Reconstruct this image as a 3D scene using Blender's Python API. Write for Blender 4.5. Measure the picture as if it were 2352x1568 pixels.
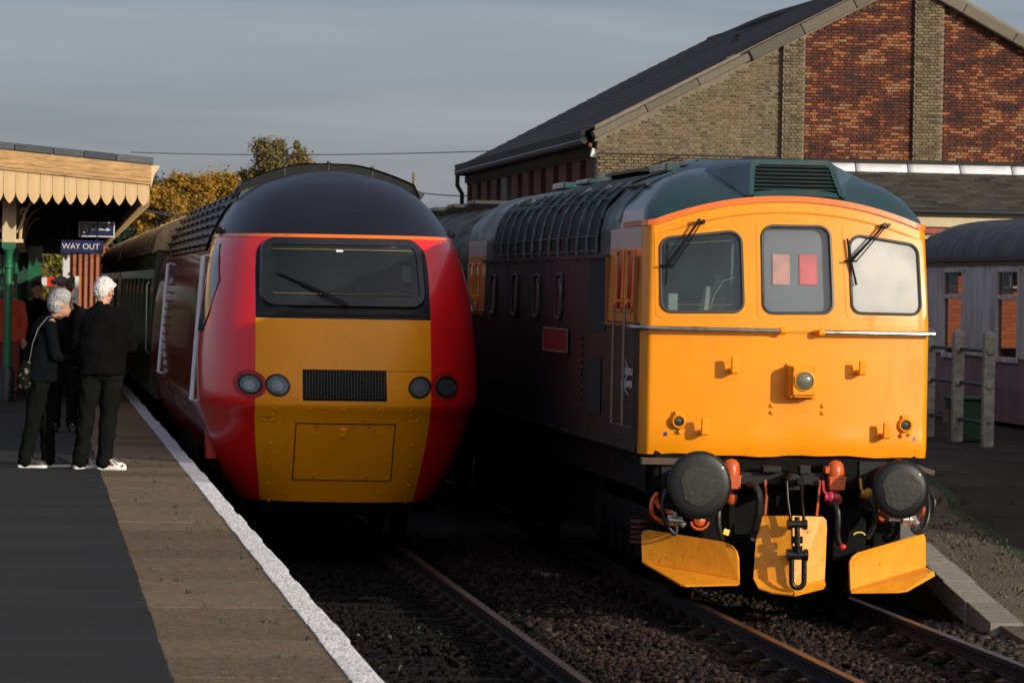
import bpy, math, random
import numpy as np
from mathutils import Vector, Matrix, Euler
random.seed(7); np.random.seed(7)
PI = math.pi; rad = math.radians
for o in list(bpy.data.objects): bpy.data.objects.remove(o)
SC = bpy.context.scene
COL = SC.collection

# ------------------------------------------------------------------ camera, sky, sun, exposure
CAM_H = 2.70; FPX = 9200.0
YAW = math.atan(1101/FPX); PITCH = math.atan(122/FPX); ROLL = .018
cd = bpy.data.cameras.new('camera'); cam = bpy.data.objects.new('camera', cd); COL.objects.link(cam)
cd.sensor_width = 36; cd.lens = FPX/2352*36; cd.clip_start = .5; cd.clip_end = 3000
RM = Matrix.Rotation(-YAW, 4, 'Z') @ Matrix.Rotation(PI/2-PITCH, 4, 'X') @ Matrix.Rotation(ROLL, 4, 'Z')
cam.matrix_world = Matrix.Translation((0, 0, CAM_H)) @ RM
cd.dof.use_dof = True; cd.dof.focus_distance = 35.5; cd.dof.aperture_fstop = 9.0
SC.camera = cam
SUN_AZ, SUN_EL = 38.0, 14.5
SKY_K = 1.0
w = bpy.data.worlds.new('World'); SC.world = w; w.use_nodes = True
nt = w.node_tree; nt.nodes.clear()
def WN(t, **k):
    n = nt.nodes.new(t)
    for a, b in k.items(): setattr(n, a, b)
    return n
wo = WN('ShaderNodeOutputWorld'); bg = WN('ShaderNodeBackground'); bg.inputs[1].default_value = .10
sky = WN('ShaderNodeTexSky', sky_type='NISHITA'); sky.sun_disc = False
sky.sun_elevation = rad(SUN_EL); sky.sun_rotation = rad(180-SUN_AZ); sky.air_density = 1.0; sky.dust_density = 1.5; sky.ozone_density = 3.0
tc = WN('ShaderNodeTexCoord'); mp = WN('ShaderNodeMapping'); mp.inputs['Scale'].default_value = (2.6, 2.6, 38)
n1 = WN('ShaderNodeTexNoise'); n1.inputs['Scale'].default_value = 2.0; n1.inputs['Detail'].default_value = 5; n1.inputs['Roughness'].default_value = .5
n1.inputs['Distortion'].default_value = .6
cr = WN('ShaderNodeValToRGB')
cr.color_ramp.elements[0].position = .36; cr.color_ramp.elements[0].color = (2.45, 2.62, 3.70, 1)
cr.color_ramp.elements[1].position = .66; cr.color_ramp.elements[1].color = (4.15, 4.10, 5.25, 1)
mx = WN('ShaderNodeMix', data_type='RGBA'); mx.inputs[0].default_value = .50
L = nt.links.new
L(tc.outputs['Generated'], mp.inputs[0]); L(mp.outputs[0], n1.inputs[0]); L(n1.outputs[0], cr.inputs[0])
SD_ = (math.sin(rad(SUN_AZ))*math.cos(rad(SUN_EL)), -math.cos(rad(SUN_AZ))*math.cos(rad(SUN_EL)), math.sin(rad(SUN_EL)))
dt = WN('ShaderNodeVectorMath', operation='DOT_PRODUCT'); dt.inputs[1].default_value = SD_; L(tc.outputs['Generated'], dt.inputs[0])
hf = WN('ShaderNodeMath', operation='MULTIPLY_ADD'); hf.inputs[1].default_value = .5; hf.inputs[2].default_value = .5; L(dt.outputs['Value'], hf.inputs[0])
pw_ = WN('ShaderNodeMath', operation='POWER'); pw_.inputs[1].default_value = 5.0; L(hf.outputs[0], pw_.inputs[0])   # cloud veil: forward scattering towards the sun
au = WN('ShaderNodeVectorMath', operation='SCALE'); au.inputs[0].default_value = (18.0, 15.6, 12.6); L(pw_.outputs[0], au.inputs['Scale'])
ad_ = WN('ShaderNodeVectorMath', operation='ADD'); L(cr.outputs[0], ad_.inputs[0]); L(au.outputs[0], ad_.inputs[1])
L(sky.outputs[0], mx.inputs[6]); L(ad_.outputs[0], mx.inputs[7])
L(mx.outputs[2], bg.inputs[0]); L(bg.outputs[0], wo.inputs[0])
sd = bpy.data.lights.new('sun', 'SUN'); sun = bpy.data.objects.new('sun', sd); COL.objects.link(sun)
sd.energy = 3.8; sd.angle = rad(.6); sd.color = (1.0, .90, .74)
to_sun = Vector((math.sin(rad(SUN_AZ))*math.cos(rad(SUN_EL)), -math.cos(rad(SUN_AZ))*math.cos(rad(SUN_EL)), math.sin(rad(SUN_EL))))
sun.rotation_euler = to_sun.to_track_quat('Z', 'Y').to_euler(); sun.location = (20, -20, 30)
SC.view_settings.view_transform = 'Standard'; SC.view_settings.look = 'None'
SC.view_settings.exposure = 0.0; SC.view_settings.gamma = 1; SC.view_settings.use_curve_mapping = False
SC.cycles.max_bounces = 6; SC.cycles.transparent_max_bounces = 10

# survey helper: where a line of sight through a photo measurement meets the plane at distance Y
R3 = RM.to_3x3()
def P(px, py, Y):
    d = R3 @ Vector((px-1176, 784-py, -FPX)); t = Y/d.y
    return d.x*t, CAM_H+d.z*t

# ------------------------------------------------------------------ materials
MATS = {}
def M(name, col, rough=.5, metal=0., coat=0., var=.15, vs=8., stretch=(1,1,1), dirt=None, bump=0., bs=60., spec=.5, bstretch=(1,1,1), world=False):
    """var: brightness variation; dirt=(colour, threshold, softness, scale, stretch)"""
    if name in MATS: return MATS[name]
    m = bpy.data.materials.new(name); m.use_nodes = True; t = m.node_tree; N = t.nodes; K = t.links.new
    b = N['Principled BSDF']
    b.inputs['Roughness'].default_value = rough; b.inputs['Metallic'].default_value = metal
    b.inputs['Coat Weight'].default_value = coat; b.inputs['Coat Roughness'].default_value = .06
    b.inputs['Specular IOR Level'].default_value = spec
    tc = N.new('ShaderNodeTexCoord'); src = tc.outputs['Object']
    if world:
        g = N.new('ShaderNodeNewGeometry'); src = g.outputs['Position']
    mp = N.new('ShaderNodeMapping'); mp.inputs['Scale'].default_value = stretch; K(src, mp.inputs[0])
    no = N.new('ShaderNodeTexNoise'); no.inputs['Scale'].default_value = vs; no.inputs['Detail'].default_value = 6; K(mp.outputs[0], no.inputs[0])
    mr = N.new('ShaderNodeMapRange'); mr.inputs[1].default_value = .3; mr.inputs[2].default_value = .7
    mr.inputs[3].default_value = 1-var; mr.inputs[4].default_value = 1+var; K(no.outputs[0], mr.inputs[0])
    mu = N.new('ShaderNodeVectorMath'); mu.operation = 'SCALE'; mu.inputs[0].default_value = col; K(mr.outputs[0], mu.inputs['Scale'])
    out = mu.outputs[0]
    if dirt:
        dc, th, sf, ds, dst = dirt
        mp2 = N.new('ShaderNodeMapping'); mp2.inputs['Scale'].default_value = dst; mp2.inputs['Location'].default_value = (3.1, 1.7, .4); K(src, mp2.inputs[0])
        n2 = N.new('ShaderNodeTexNoise'); n2.inputs['Scale'].default_value = ds; n2.inputs['Detail'].default_value = 8; n2.inputs['Roughness'].default_value = .65; K(mp2.outputs[0], n2.inputs[0])
        m2 = N.new('ShaderNodeMapRange'); m2.inputs[1].default_value = th-sf; m2.inputs[2].default_value = th+sf; K(n2.outputs[0], m2.inputs[0])
        mi = N.new('ShaderNodeMix'); mi.data_type = 'RGBA'; K(m2.outputs[0], mi.inputs[0]); K(out, mi.inputs[6]); mi.inputs[7].default_value = (*dc, 1)
        out = mi.outputs[2]
        r2 = N.new('ShaderNodeMapRange'); K(m2.outputs[0], r2.inputs[0]); r2.inputs[3].default_value = rough; r2.inputs[4].default_value = min(1, rough+.3)
        K(r2.outputs[0], b.inputs['Roughness'])
    K(out, b.inputs['Base Color'])
    if bump:
        mp3 = N.new('ShaderNodeMapping'); mp3.inputs['Scale'].default_value = bstretch; K(src, mp3.inputs[0])
        n3 = N.new('ShaderNodeTexNoise'); n3.inputs['Scale'].default_value = bs; n3.inputs['Detail'].default_value = 4; K(mp3.outputs[0], n3.inputs[0])
        bp = N.new('ShaderNodeBump'); bp.inputs['Strength'].default_value = bump; bp.inputs['Distance'].default_value = .02
        K(n3.outputs[0], bp.inputs['Height']); K(bp.outputs[0], b.inputs['Normal'])
    MATS[name] = m; return m
def GLASS(name, tint=(.6,.7,.7), haze=.0, hazecol=(.5,.5,.5), ior=1.5):
    m = bpy.data.materials.new(name); m.use_nodes = True; t = m.node_tree; N = t.nodes; K = t.links.new; N.clear()
    o = N.new('ShaderNodeOutputMaterial'); lw = N.new('ShaderNodeLayerWeight'); lw.inputs[0].default_value = .5; pw = N.new('ShaderNodeMath'); pw.operation = 'POWER'; K(lw.outputs['Facing'], pw.inputs[0]); pw.inputs[1].default_value = 5.0 if ior > 1.3 else 7.0; fr = N.new('ShaderNodeMath'); fr.operation = 'MULTIPLY_ADD'; K(pw.outputs[0], fr.inputs[0]); fr.inputs[1].default_value = .92; fr.inputs[2].default_value = .05
    tr = N.new('ShaderNodeBsdfTransparent'); tr.inputs[0].default_value = (*tint, 1)
    gl = N.new('ShaderNodeBsdfGlossy'); gl.inputs['Roughness'].default_value = .03
    mi = N.new('ShaderNodeMixShader'); K(fr.outputs[0], mi.inputs[0]); K(tr.outputs[0], mi.inputs[1]); K(gl.outputs[0], mi.inputs[2])
    res = mi.outputs[0]
    if haze:
        df = N.new('ShaderNodeBsdfDiffuse'); df.inputs[0].default_value = (*hazecol, 1)
        no = N.new('ShaderNodeTexNoise'); no.inputs['Scale'].default_value = 2.2; no.inputs['Detail'].default_value = 5
        tcn = N.new('ShaderNodeTexCoord'); K(tcn.outputs['Object'], no.inputs[0])
        mr = N.new('ShaderNodeMapRange'); mr.inputs[1].default_value = .3; mr.inputs[2].default_value = .7; mr.inputs[3].default_value = haze*.7; mr.inputs[4].default_value = min(1, haze*1.25); K(no.outputs[0], mr.inputs[0])
        m2 = N.new('ShaderNodeMixShader'); K(mr.outputs[0], m2.inputs[0]); K(res, m2.inputs[1]); K(df.outputs[0], m2.inputs[2]); res = m2.outputs[0]
    K(res, o.inputs[0]); return m
def RAND(name, cols, rough=.8, src='object', patch=None, rw=1., bump=.3, bs=40, wear=None, fine=(25,.7,1.25,(1,1,1))):
    """colour picked per piece: src 'object' = Object Info random, 'attr' = attribute 'rnd'; patch=(scale, amount) shifts by world noise"""
    m = bpy.data.materials.new(name); m.use_nodes = True; t = m.node_tree; N = t.nodes; K = t.links.new; b = N['Principled BSDF']
    b.inputs['Roughness'].default_value = rough; b.inputs['Specular IOR Level'].default_value = .2
    if src == 'object': a = N.new('ShaderNodeObjectInfo').outputs['Random']
    else:
        at = N.new('ShaderNodeAttribute'); at.attribute_name = 'rnd'; a = at.outputs['Fac']
    g = N.new('ShaderNodeNewGeometry')
    if patch:
        no = N.new('ShaderNodeTexNoise'); no.inputs['Scale'].default_value = patch[0]; no.inputs['Detail'].default_value = 5; K(g.outputs['Position'], no.inputs[0])
        mr = N.new('ShaderNodeMapRange'); mr.inputs[1].default_value = .3; mr.inputs[2].default_value = .7; mr.inputs[3].default_value = -patch[1]; mr.inputs[4].default_value = patch[1]; K(no.outputs[0], mr.inputs[0])
        pm = N.new('ShaderNodeMapping'); pm.inputs['Scale'].default_value = (1,1,2.4); K(g.outputs['Position'], pm.inputs[0]); K(pm.outputs[0], no.inputs[0])
        if rw < 1:
            ml = N.new('ShaderNodeMath'); ml.operation = 'MULTIPLY_ADD'; K(a, ml.inputs[0]); ml.inputs[1].default_value = rw; ml.inputs[2].default_value = (1-rw)/2; a = ml.outputs[0]
        ad = N.new('ShaderNodeMath'); ad.operation = 'ADD'; K(a, ad.inputs[0]); K(mr.outputs[0], ad.inputs[1]); a = ad.outputs[0]
    rp = N.new('ShaderNodeValToRGB'); e = rp.color_ramp.elements
    n = len(cols)
    while len(e) < n: e.new(.5)
    for i, c in enumerate(cols): e[i].position = i/(n-1); e[i].color = (*c, 1)
    K(a, rp.inputs[0])
    n2 = N.new('ShaderNodeTexNoise'); n2.inputs['Scale'].default_value = fine[0]; n2.inputs['Detail'].default_value = 8; n2.inputs['Roughness'].default_value = .7; fm_ = N.new('ShaderNodeMapping'); fm_.inputs['Scale'].default_value = fine[3]; K(g.outputs['Position'], fm_.inputs[0]); K(fm_.outputs[0], n2.inputs[0])
    m2 = N.new('ShaderNodeMapRange'); m2.inputs[1].default_value = .3; m2.inputs[2].default_value = .7; m2.inputs[3].default_value = fine[1]; m2.inputs[4].default_value = fine[2]; K(n2.outputs[0], m2.inputs[0])
    mu = N.new('ShaderNodeVectorMath'); mu.operation = 'SCALE'; K(rp.outputs[0], mu.inputs[0]); K(m2.outputs[0], mu.inputs['Scale'])
    out = mu.outputs[0]
    if wear:
        n4 = N.new('ShaderNodeTexNoise'); n4.inputs['Scale'].default_value = wear[1]; n4.inputs['Detail'].default_value = 7; K(g.outputs['Position'], n4.inputs[0])
        m4 = N.new('ShaderNodeMapRange'); m4.inputs[1].default_value = wear[2]; m4.inputs[2].default_value = wear[2]+.08; K(n4.outputs[0], m4.inputs[0])
        mi = N.new('ShaderNodeMix'); mi.data_type = 'RGBA'; K(m4.outputs[0], mi.inputs[0]); K(out, mi.inputs[6]); mi.inputs[7].default_value = (*wear[0], 1); out = mi.outputs[2]
    K(out, b.inputs['Base Color'])
    n3 = N.new('ShaderNodeTexNoise'); n3.inputs['Scale'].default_value = bs; K(g.outputs['Position'], n3.inputs[0])
    bp = N.new('ShaderNodeBump'); bp.inputs['Strength'].default_value = bump; bp.inputs['Distance'].default_value = .01; K(n3.outputs[0], bp.inputs['Height']); K(bp.outputs[0], b.inputs['Normal'])
    return m

# ------------------------------------------------------------------ mesh builder
class MB:
    def __init__(s): s.v = []; s.f = []; s.m = []
    def add(s, vs, fs, mi=0):
        n = len(s.v); s.v += [tuple(p) for p in vs]; s.f += [tuple(i+n for i in f) for f in fs]; s.m += [mi]*len(fs); return s
    def box(s, c, d, rot=None, mi=0):
        x, y, z = d[0]/2, d[1]/2, d[2]/2
        vs = [Vector((a*x, b*y, e*z)) for a in (-1,1) for b in (-1,1) for e in (-1,1)]
        if rot is not None:
            R = Euler(rot).to_matrix(); vs = [R @ v for v in vs]
        vs = [v+Vector(c) for v in vs]
        return s.add(vs, [(0,1,3,2),(4,6,7,5),(0,4,5,1),(2,3,7,6),(0,2,6,4),(1,5,7,3)], mi)
    def bx(s, x0, x1, y0, y1, z0, z1, mi=0):
        return s.box(((x0+x1)/2, (y0+y1)/2, (z0+z1)/2), (abs(x1-x0), abs(y1-y0), abs(z1-z0)), None, mi)
    def cyl(s, a, b, r0, r1=None, n=12, mi=0, caps=True):
        r1 = r0 if r1 is None else r1; a = Vector(a); b = Vector(b); d = (b-a).normalized()
        u = d.orthogonal().normalized(); w_ = d.cross(u); vs = []
        for p, r in ((a, r0), (b, r1)):
            for i in range(n): t = 2*PI*i/n; vs.append(p+u*math.cos(t)*r+w_*math.sin(t)*r)
        fs = [(i, (i+1) % n, n+(i+1) % n, n+i) for i in range(n)]
        if caps: fs += [tuple(range(n-1, -1, -1)), tuple(range(n, 2*n))]
        return s.add(vs, fs, mi)
    def tube(s, pts, r, n=8, closed=False, mi=0):
        pts = [Vector(p) for p in pts]; k = len(pts); vs = []; prev = None
        rs = r if isinstance(r, (list, tuple)) else [r]*k
        for i, p in enumerate(pts):
            if closed: d = pts[(i+1) % k]-pts[i-1]
            else: d = pts[min(i+1, k-1)]-pts[max(i-1, 0)]
            d.normalize()
            u = d.orthogonal().normalized() if prev is None else (prev-d*prev.dot(d)).normalized()
            prev = u; w_ = d.cross(u)
            for j in range(n): t = 2*PI*j/n; vs.append(p+(u*math.cos(t)+w_*math.sin(t))*rs[i])
        fs = []
        for i in range(k if closed else k-1):
            a = i*n; b = ((i+1) % k)*n
            fs += [(a+j, a+(j+1) % n, b+(j+1) % n, b+j) for j in range(n)]
        if not closed: fs += [tuple(range(n-1, -1, -1)), tuple(range((k-1)*n, k*n))]
        return s.add(vs, fs, mi)
    def lathe(s, prof, o, ax=(0,0,1), n=24, mi=0):
        o = Vector(o); d = Vector(ax).normalized(); u = d.orthogonal().normalized(); w_ = d.cross(u); vs = []
        for r, h in prof:
            for i in range(n): t = 2*PI*i/n; vs.append(o+d*h+(u*math.cos(t)+w_*math.sin(t))*max(r, 1e-4))
        fs = []
        for j in range(len(prof)-1):
            fs += [(j*n+i, j*n+(i+1) % n, (j+1)*n+(i+1) % n, (j+1)*n+i) for i in range(n)]
        fs += [tuple(range(n-1, -1, -1)), tuple(range((len(prof)-1)*n, len(prof)*n))]
        return s.add(vs, fs, mi)
    def ell(s, c, r, nu=16, nv=10, mi=0, rot=None):
        R = Euler(rot).to_matrix() if rot else Matrix.Identity(3); c = Vector(c); vs = [c+R@Vector((0,0,r[2]))]
        for j in range(1, nv):
            a = PI*j/nv
            for i in range(nu): t = 2*PI*i/nu; vs.append(c+R@Vector((r[0]*math.sin(a)*math.cos(t), r[1]*math.sin(a)*math.sin(t), r[2]*math.cos(a))))
        vs.append(c+R@Vector((0,0,-r[2]))); fs = [(0, 1+i, 1+(i+1) % nu) for i in range(nu)]
        for j in range(nv-2):
            a = 1+j*nu; b = a+nu; fs += [(a+i, b+i, b+(i+1) % nu, a+(i+1) % nu) for i in range(nu)]
        a = 1+(nv-2)*nu; fs += [(a+i, len(vs)-1, a+(i+1) % nu) for i in range(nu)]
        return s.add(vs, fs, mi)
    def prism(s, poly, d0, d1, ax='y', mi=0):
        """poly in (a,b); extruded along ax"""
        def q(a, b, d): return {'y': (a, d, b), 'x': (d, a, b), 'z': (a, b, d)}[ax]
        n = len(poly); vs = [q(a, b, d0) for a, b in poly]+[q(a, b, d1) for a, b in poly]
        return s.add(vs, [(i, (i+1) % n, n+(i+1) % n, n+i) for i in range(n)]+[tuple(range(n-1, -1, -1)), tuple(range(n, 2*n))], mi)
    def grid(s, rows, mi=0, wrap=False, mf=None, skip=None):
        nr = len(rows); nc = len(rows[0]); n = len(s.v); s.v += [tuple(p) for r in rows for p in r]
        for j in range(nr-1):
            for i in range(nc if wrap else nc-1):
                if skip and skip(j, i): continue
                i2 = (i+1) % nc
                s.f.append((n+j*nc+i, n+j*nc+i2, n+(j+1)*nc+i2, n+(j+1)*nc+i)); s.m.append(mf(j, i) if mf else mi)
        return s
    def build(s, name, mats, parent=None, smooth=False, bevel=0, ang=35, loc=None, rz=0, rnd=None, solid=0, seg=2):
        me = bpy.data.meshes.new(name); me.from_pydata(s.v, [], s.f)
        for m in (mats if isinstance(mats, (list, tuple)) else [mats]): me.materials.append(m)
        me.polygons.foreach_set('material_index', s.m)
        import bmesh
        bm = bmesh.new(); bm.from_mesh(me); bmesh.ops.recalc_face_normals(bm, faces=bm.faces); bm.to_mesh(me); bm.free()
        if rnd is not None:
            at = me.attributes.new('rnd', 'FLOAT', 'FACE'); at.data.foreach_set('value', rnd)
        if smooth:
            me.shade_smooth(); me.set_sharp_from_angle(angle=rad(ang))
        o = bpy.data.objects.new(name, me); COL.objects.link(o)
        if parent: o.parent = parent
        if loc: o.location = loc
        if rz: o.rotation_euler.z = rz
        if solid:
            md = o.modifiers.new('solid', 'SOLIDIFY'); md.thickness = solid; md.offset = -1
        if bevel:
            md = o.modifiers.new('bevel', 'BEVEL'); md.width = bevel; md.segments = seg; md.limit_method = 'ANGLE'; md.angle_limit = rad(40)
        return o
    def islands(s):
        p = list(range(len(s.v)))
        def fd(a):
            while p[a] != a: p[a] = p[p[a]]; a = p[a]
            return a
        for f in s.f:
            r = fd(f[0])
            for i in f[1:]: p[fd(i)] = r
        g = {}
        for k, f in enumerate(s.f): g.setdefault(fd(f[0]), []).append(k)
        out = []
        for fs in g.values():
            ids = sorted({i for k in fs for i in s.f[k]}); mp = {a: n for n, a in enumerate(ids)}; q = MB()
            q.v = [s.v[i] for i in ids]; q.f = [tuple(mp[i] for i in s.f[k]) for k in fs]; q.m = [s.m[k] for k in fs]; out.append(q)
        return out
    def each(s, name, mats, parent=None, **k):
        """one object per separate piece"""
        return [q.build(name, mats, parent, **k) for q in s.islands()]
def tag(o, label=None, cat=None, group=None, kind=None):
    if label: o['label'] = label
    if cat: o['category'] = cat
    if group: o['group'] = group
    if kind: o['kind'] = kind
    return o
def thing(name, loc, label, cat, group=None, rz=0):
    o = bpy.data.objects.new(name, None); COL.objects.link(o); o.location = loc; o.rotation_euler.z = rz; o.empty_display_size = .2
    return tag(o, label, cat, group)
def dupe(o, loc, label=None, rz=None):
    r = o.copy(); COL.objects.link(r); r.location = loc
    if rz is not None: r.rotation_euler.z = rz
    if label: r['label'] = label
    for ch in o.children:
        c = ch.copy(); COL.objects.link(c); c.parent = r
        for g in ch.children:
            d = g.copy(); COL.objects.link(d); d.parent = c
    return r
def interp(tab, x):
    xs = [t[0] for t in tab]; ys = [t[1] for t in tab]
    if x <= xs[0]: return ys[0]
    if x >= xs[-1]: return ys[-1]
    i = max(j for j in range(len(xs)-1) if xs[j] <= x)
    def sl(k):
        if k <= 0: return (ys[1]-ys[0])/(xs[1]-xs[0])
        if k >= len(xs)-1: return (ys[-1]-ys[-2])/(xs[-1]-xs[-2])
        a = (ys[k]-ys[k-1])/(xs[k]-xs[k-1]); b = (ys[k+1]-ys[k])/(xs[k+1]-xs[k])
        return 0 if a*b <= 0 else 2*a*b/(a+b)
    h = xs[i+1]-xs[i]; t = (x-xs[i])/h; m0, m1 = sl(i)*h, sl(i+1)*h
    return (2*t**3-3*t*t+1)*ys[i]+(t**3-2*t*t+t)*m0+(-2*t**3+3*t*t)*ys[i+1]+(t**3-t*t)*m1
def rpoly(c4, r, n=6):
    """quad corners (a,b) in order, rounded by r -> list of points"""
    out = []; k = len(c4)
    for i in range(k):
        p = Vector(c4[i]); a = Vector(c4[i-1]); b = Vector(c4[(i+1) % k])
        u = (a-p).normalized(); w_ = (b-p).normalized(); ha = u.angle(w_)/2
        rr = r[i] if isinstance(r, (list, tuple)) else r
        t = rr/math.tan(ha); s0 = p+u*t; s1 = p+w_*t; c = p+(u+w_).normalized()*(rr/math.sin(ha))
        a0 = math.atan2(*(s0-c).yx); a1 = math.atan2(*(s1-c).yx); da = (a1-a0+PI) % (2*PI)-PI
        for j in range(n+1):
            q = a0+da*j/n; out.append((c.x+rr*math.cos(q), c.y+rr*math.sin(q)))
    return out
def scale_poly(poly, k, c=None):
    if c is None: c = (sum(p[0] for p in poly)/len(poly), sum(p[1] for p in poly)/len(poly))
    return [(c[0]+(p[0]-c[0])*k, c[1]+(p[1]-c[1])*k) for p in poly]
def grow(c4, d):
    cx = sum(p[0] for p in c4)/len(c4); cy = sum(p[1] for p in c4)/len(c4)
    return [(p[0]+math.copysign(d, p[0]-cx), p[1]+math.copysign(d, p[1]-cy)) for p in c4]
def patch(mb, poly, S, off=0., rings=5, mi=0):
    """disc that follows surface S(a,b,off)"""
    n = len(poly); rows = []
    for k in range(rings+1): rows.append([S(a, b, off) for a, b in scale_poly(poly, max(.001, 1-k/rings))])
    mb.grid(rows, mi, wrap=True); return mb
def ring(mb, p0, p1, S, o0, o1=None, mi=0, nseg=1):
    o1 = o0 if o1 is None else o1; rows = []
    for k in range(nseg+1):
        t = k/nseg; rows.append([S(a[0]*(1-t)+b[0]*t, a[1]*(1-t)+b[1]*t, o0*(1-t)+o1*t) for a, b in zip(p0, p1)])
    mb.grid(rows, mi, wrap=True); return mb
def dens(polys, step=.06):
    p0 = polys[0]; n = len(p0); outs = [[] for _ in polys]
    for i in range(n):
        a, b_ = p0[i], p0[(i+1) % n]; k = max(1, int(math.hypot(b_[0]-a[0], b_[1]-a[1])/step))
        for j in range(k):
            t = j/k
            for o, p in zip(outs, polys): q, r_ = p[i], p[(i+1) % n]; o.append((q[0]+(r_[0]-q[0])*t, q[1]+(r_[1]-q[1])*t))
    return outs
def circ(c, r, n=24, ry=None): return [(c[0]+r*math.cos(2*PI*i/n), c[1]+(ry or r)*math.sin(2*PI*i/n)) for i in range(n)]
def text_obj(body, size, mat, loc, rot, parent, name='lettering', depth=.004, align='CENTER'):
    cu = bpy.data.curves.new(name, 'FONT'); cu.body = body; cu.size = size; cu.extrude = depth; cu.align_x = align; cu.align_y = 'CENTER'
    o = bpy.data.objects.new(name, cu); COL.objects.link(o); cu.materials.append(mat); o.location = loc; o.rotation_euler = rot
    if parent: o.parent = parent
    dg = bpy.context.evaluated_depsgraph_get(); me = bpy.data.meshes.new_from_object(o.evaluated_get(dg)); mo = bpy.data.objects.new(name, me); COL.objects.link(mo); mo.location = loc; mo.rotation_euler = rot; mo.parent = parent
    bpy.data.objects.remove(o); mo.name = name; return mo

YEL = (.86, .29, .003)
m_yel = M('yellow_gloss_paint', YEL, .36, spec=.35, coat=.18, var=.05, vs=1.5, bump=.05, bs=3, dirt=((.72,.24,.003), .64, .12, 3.5, (2.2,1,.35)))
m_yelh = M('yellow_nose_paint', (.92, .33, .004), .38, coat=.12, spec=.3, var=.05, vs=1.2, bump=.05, bs=2.5, dirt=((.66,.225,.005), .70, .12, 9, (1.6,1,.5)))
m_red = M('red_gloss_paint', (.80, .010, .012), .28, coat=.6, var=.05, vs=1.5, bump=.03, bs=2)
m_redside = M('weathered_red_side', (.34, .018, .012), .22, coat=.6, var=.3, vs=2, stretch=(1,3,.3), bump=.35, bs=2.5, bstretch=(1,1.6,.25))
m_navy = M('dark_navy_roof_paint', (.006, .007, .012), .36, spec=.35, coat=.10, var=.15, vs=2, bump=.02, bs=3)
m_black = M('black_satin_paint', (.006, .0065, .008), .45, var=.3, vs=6, bump=.05, bs=20, spec=.3)
m_dark = M('oily_underframe', (.0028, .0028, .0028), .7, var=.5, vs=7, bump=.08, bs=18, spec=.12, dirt=((.010,.006,.004), .62, .08, 6, (1,1,1)))
m_orange = M('orange_lining', (.85, .16, .015), .3, coat=.4, var=.06)
m_orng = M('orange_jumper_paint', (.52, .085, .012), .38, coat=.3, var=.15, vs=12)
m_rubber = M('black_rubber', (.018, .019, .020), .6, var=.2)
m_chrome = M('dull_steel_tube', (.36, .34, .31), .30, metal=.9, var=.25, vs=6, stretch=(3,3,3), dirt=((.12,.09,.07), .64, .06, 9, (1,1,1)))
m_teal = M('teal_cab_roof_paint', (.008, .050, .052), .32, coat=.25, var=.2, vs=3, bump=.04, bs=5, dirt=((.03,.045,.045), .60, .15, 2, (1,1,1)))
m_roofgrey = M('worn_grey_roof', (.060, .072, .082), .42, coat=.1, var=.3, vs=3, dirt=((.028,.024,.020), .52, .12, 2.5, (1,.6,1)), bump=.15, bs=12)
m_white = M('white_enamel', (.72, .72, .74), .35, var=.08)
m_offw = M('cream_cab_paint', (.34, .26, .20), .5, var=.15)
# ------------------------------------------------------------------ GROUND, PLATFORMS, TRACK
T1, T2 = 3.08, 6.52; GA = .7175
m_ground = M('dark_soil', (.014, .012, .010), .95, var=.45, vs=1.2, bump=.8, bs=9, world=True)
g = MB()
xs = np.linspace(-300, 300, 2); 
g.bx(-400, 400, -60, 900, -1.2, -.30)
tag(g.build('ground', m_ground), kind='structure')

m_asph = M('asphalt', (.034, .0355, .034), .9, spec=.12, var=.22, vs=.9, stretch=(.35,1.6,1), world=True, bump=.5, bs=140, dirt=((.040,.041,.038), .58, .12, 1.3, (.25,2.2,1)))
m_slab = RAND('edging_slab_concrete', [(.130,.088,.046), (.175,.122,.066), (.100,.066,.036), (.190,.135,.078), (.140,.098,.055)], .9, bump=1., bs=90, wear=((.27,.21,.145), 55, .56), fine=(30,.38,1.65,(.45,1.4,1)))
m_nose = M('white_painted_coping', (.56, .56, .585), .7, var=.14, vs=9, spec=.2, world=True, bump=1., bs=55, dirt=((.40,.395,.39), .58, .10, 38, (.5,1.6,1)))
m_brickdark = M('platform_wall_brick', (.05, .035, .028), .9, var=.4, vs=3, bump=.6, bs=12, world=True)
PZ, PE = .95, 1.57
plat = MB()
# asphalt with the ragged joint against the edging slabs
rows = []; ys = [-10]+list(np.arange(14, 60, .17))+[60, 75, 90, 120, 155]
for y in ys:
    e = PE-.935+.002*math.sin(y*1.9)+random.uniform(-.006,.006)
    rows.append([(-25, y, PZ), (-10, y, PZ), (-3, y, PZ+.002*math.sin(y*.7)), (e-.3, y, PZ+.001), (e-.03, y, PZ+.013), (e, y, PZ+.014)])
plat.grid(rows)
plat.bx(-25, PE-.15, -10, 120, -.3, PZ-.05, 1)
platform = tag(plat.build('platform', [m_asph, m_brickdark]), kind='structure')
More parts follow.
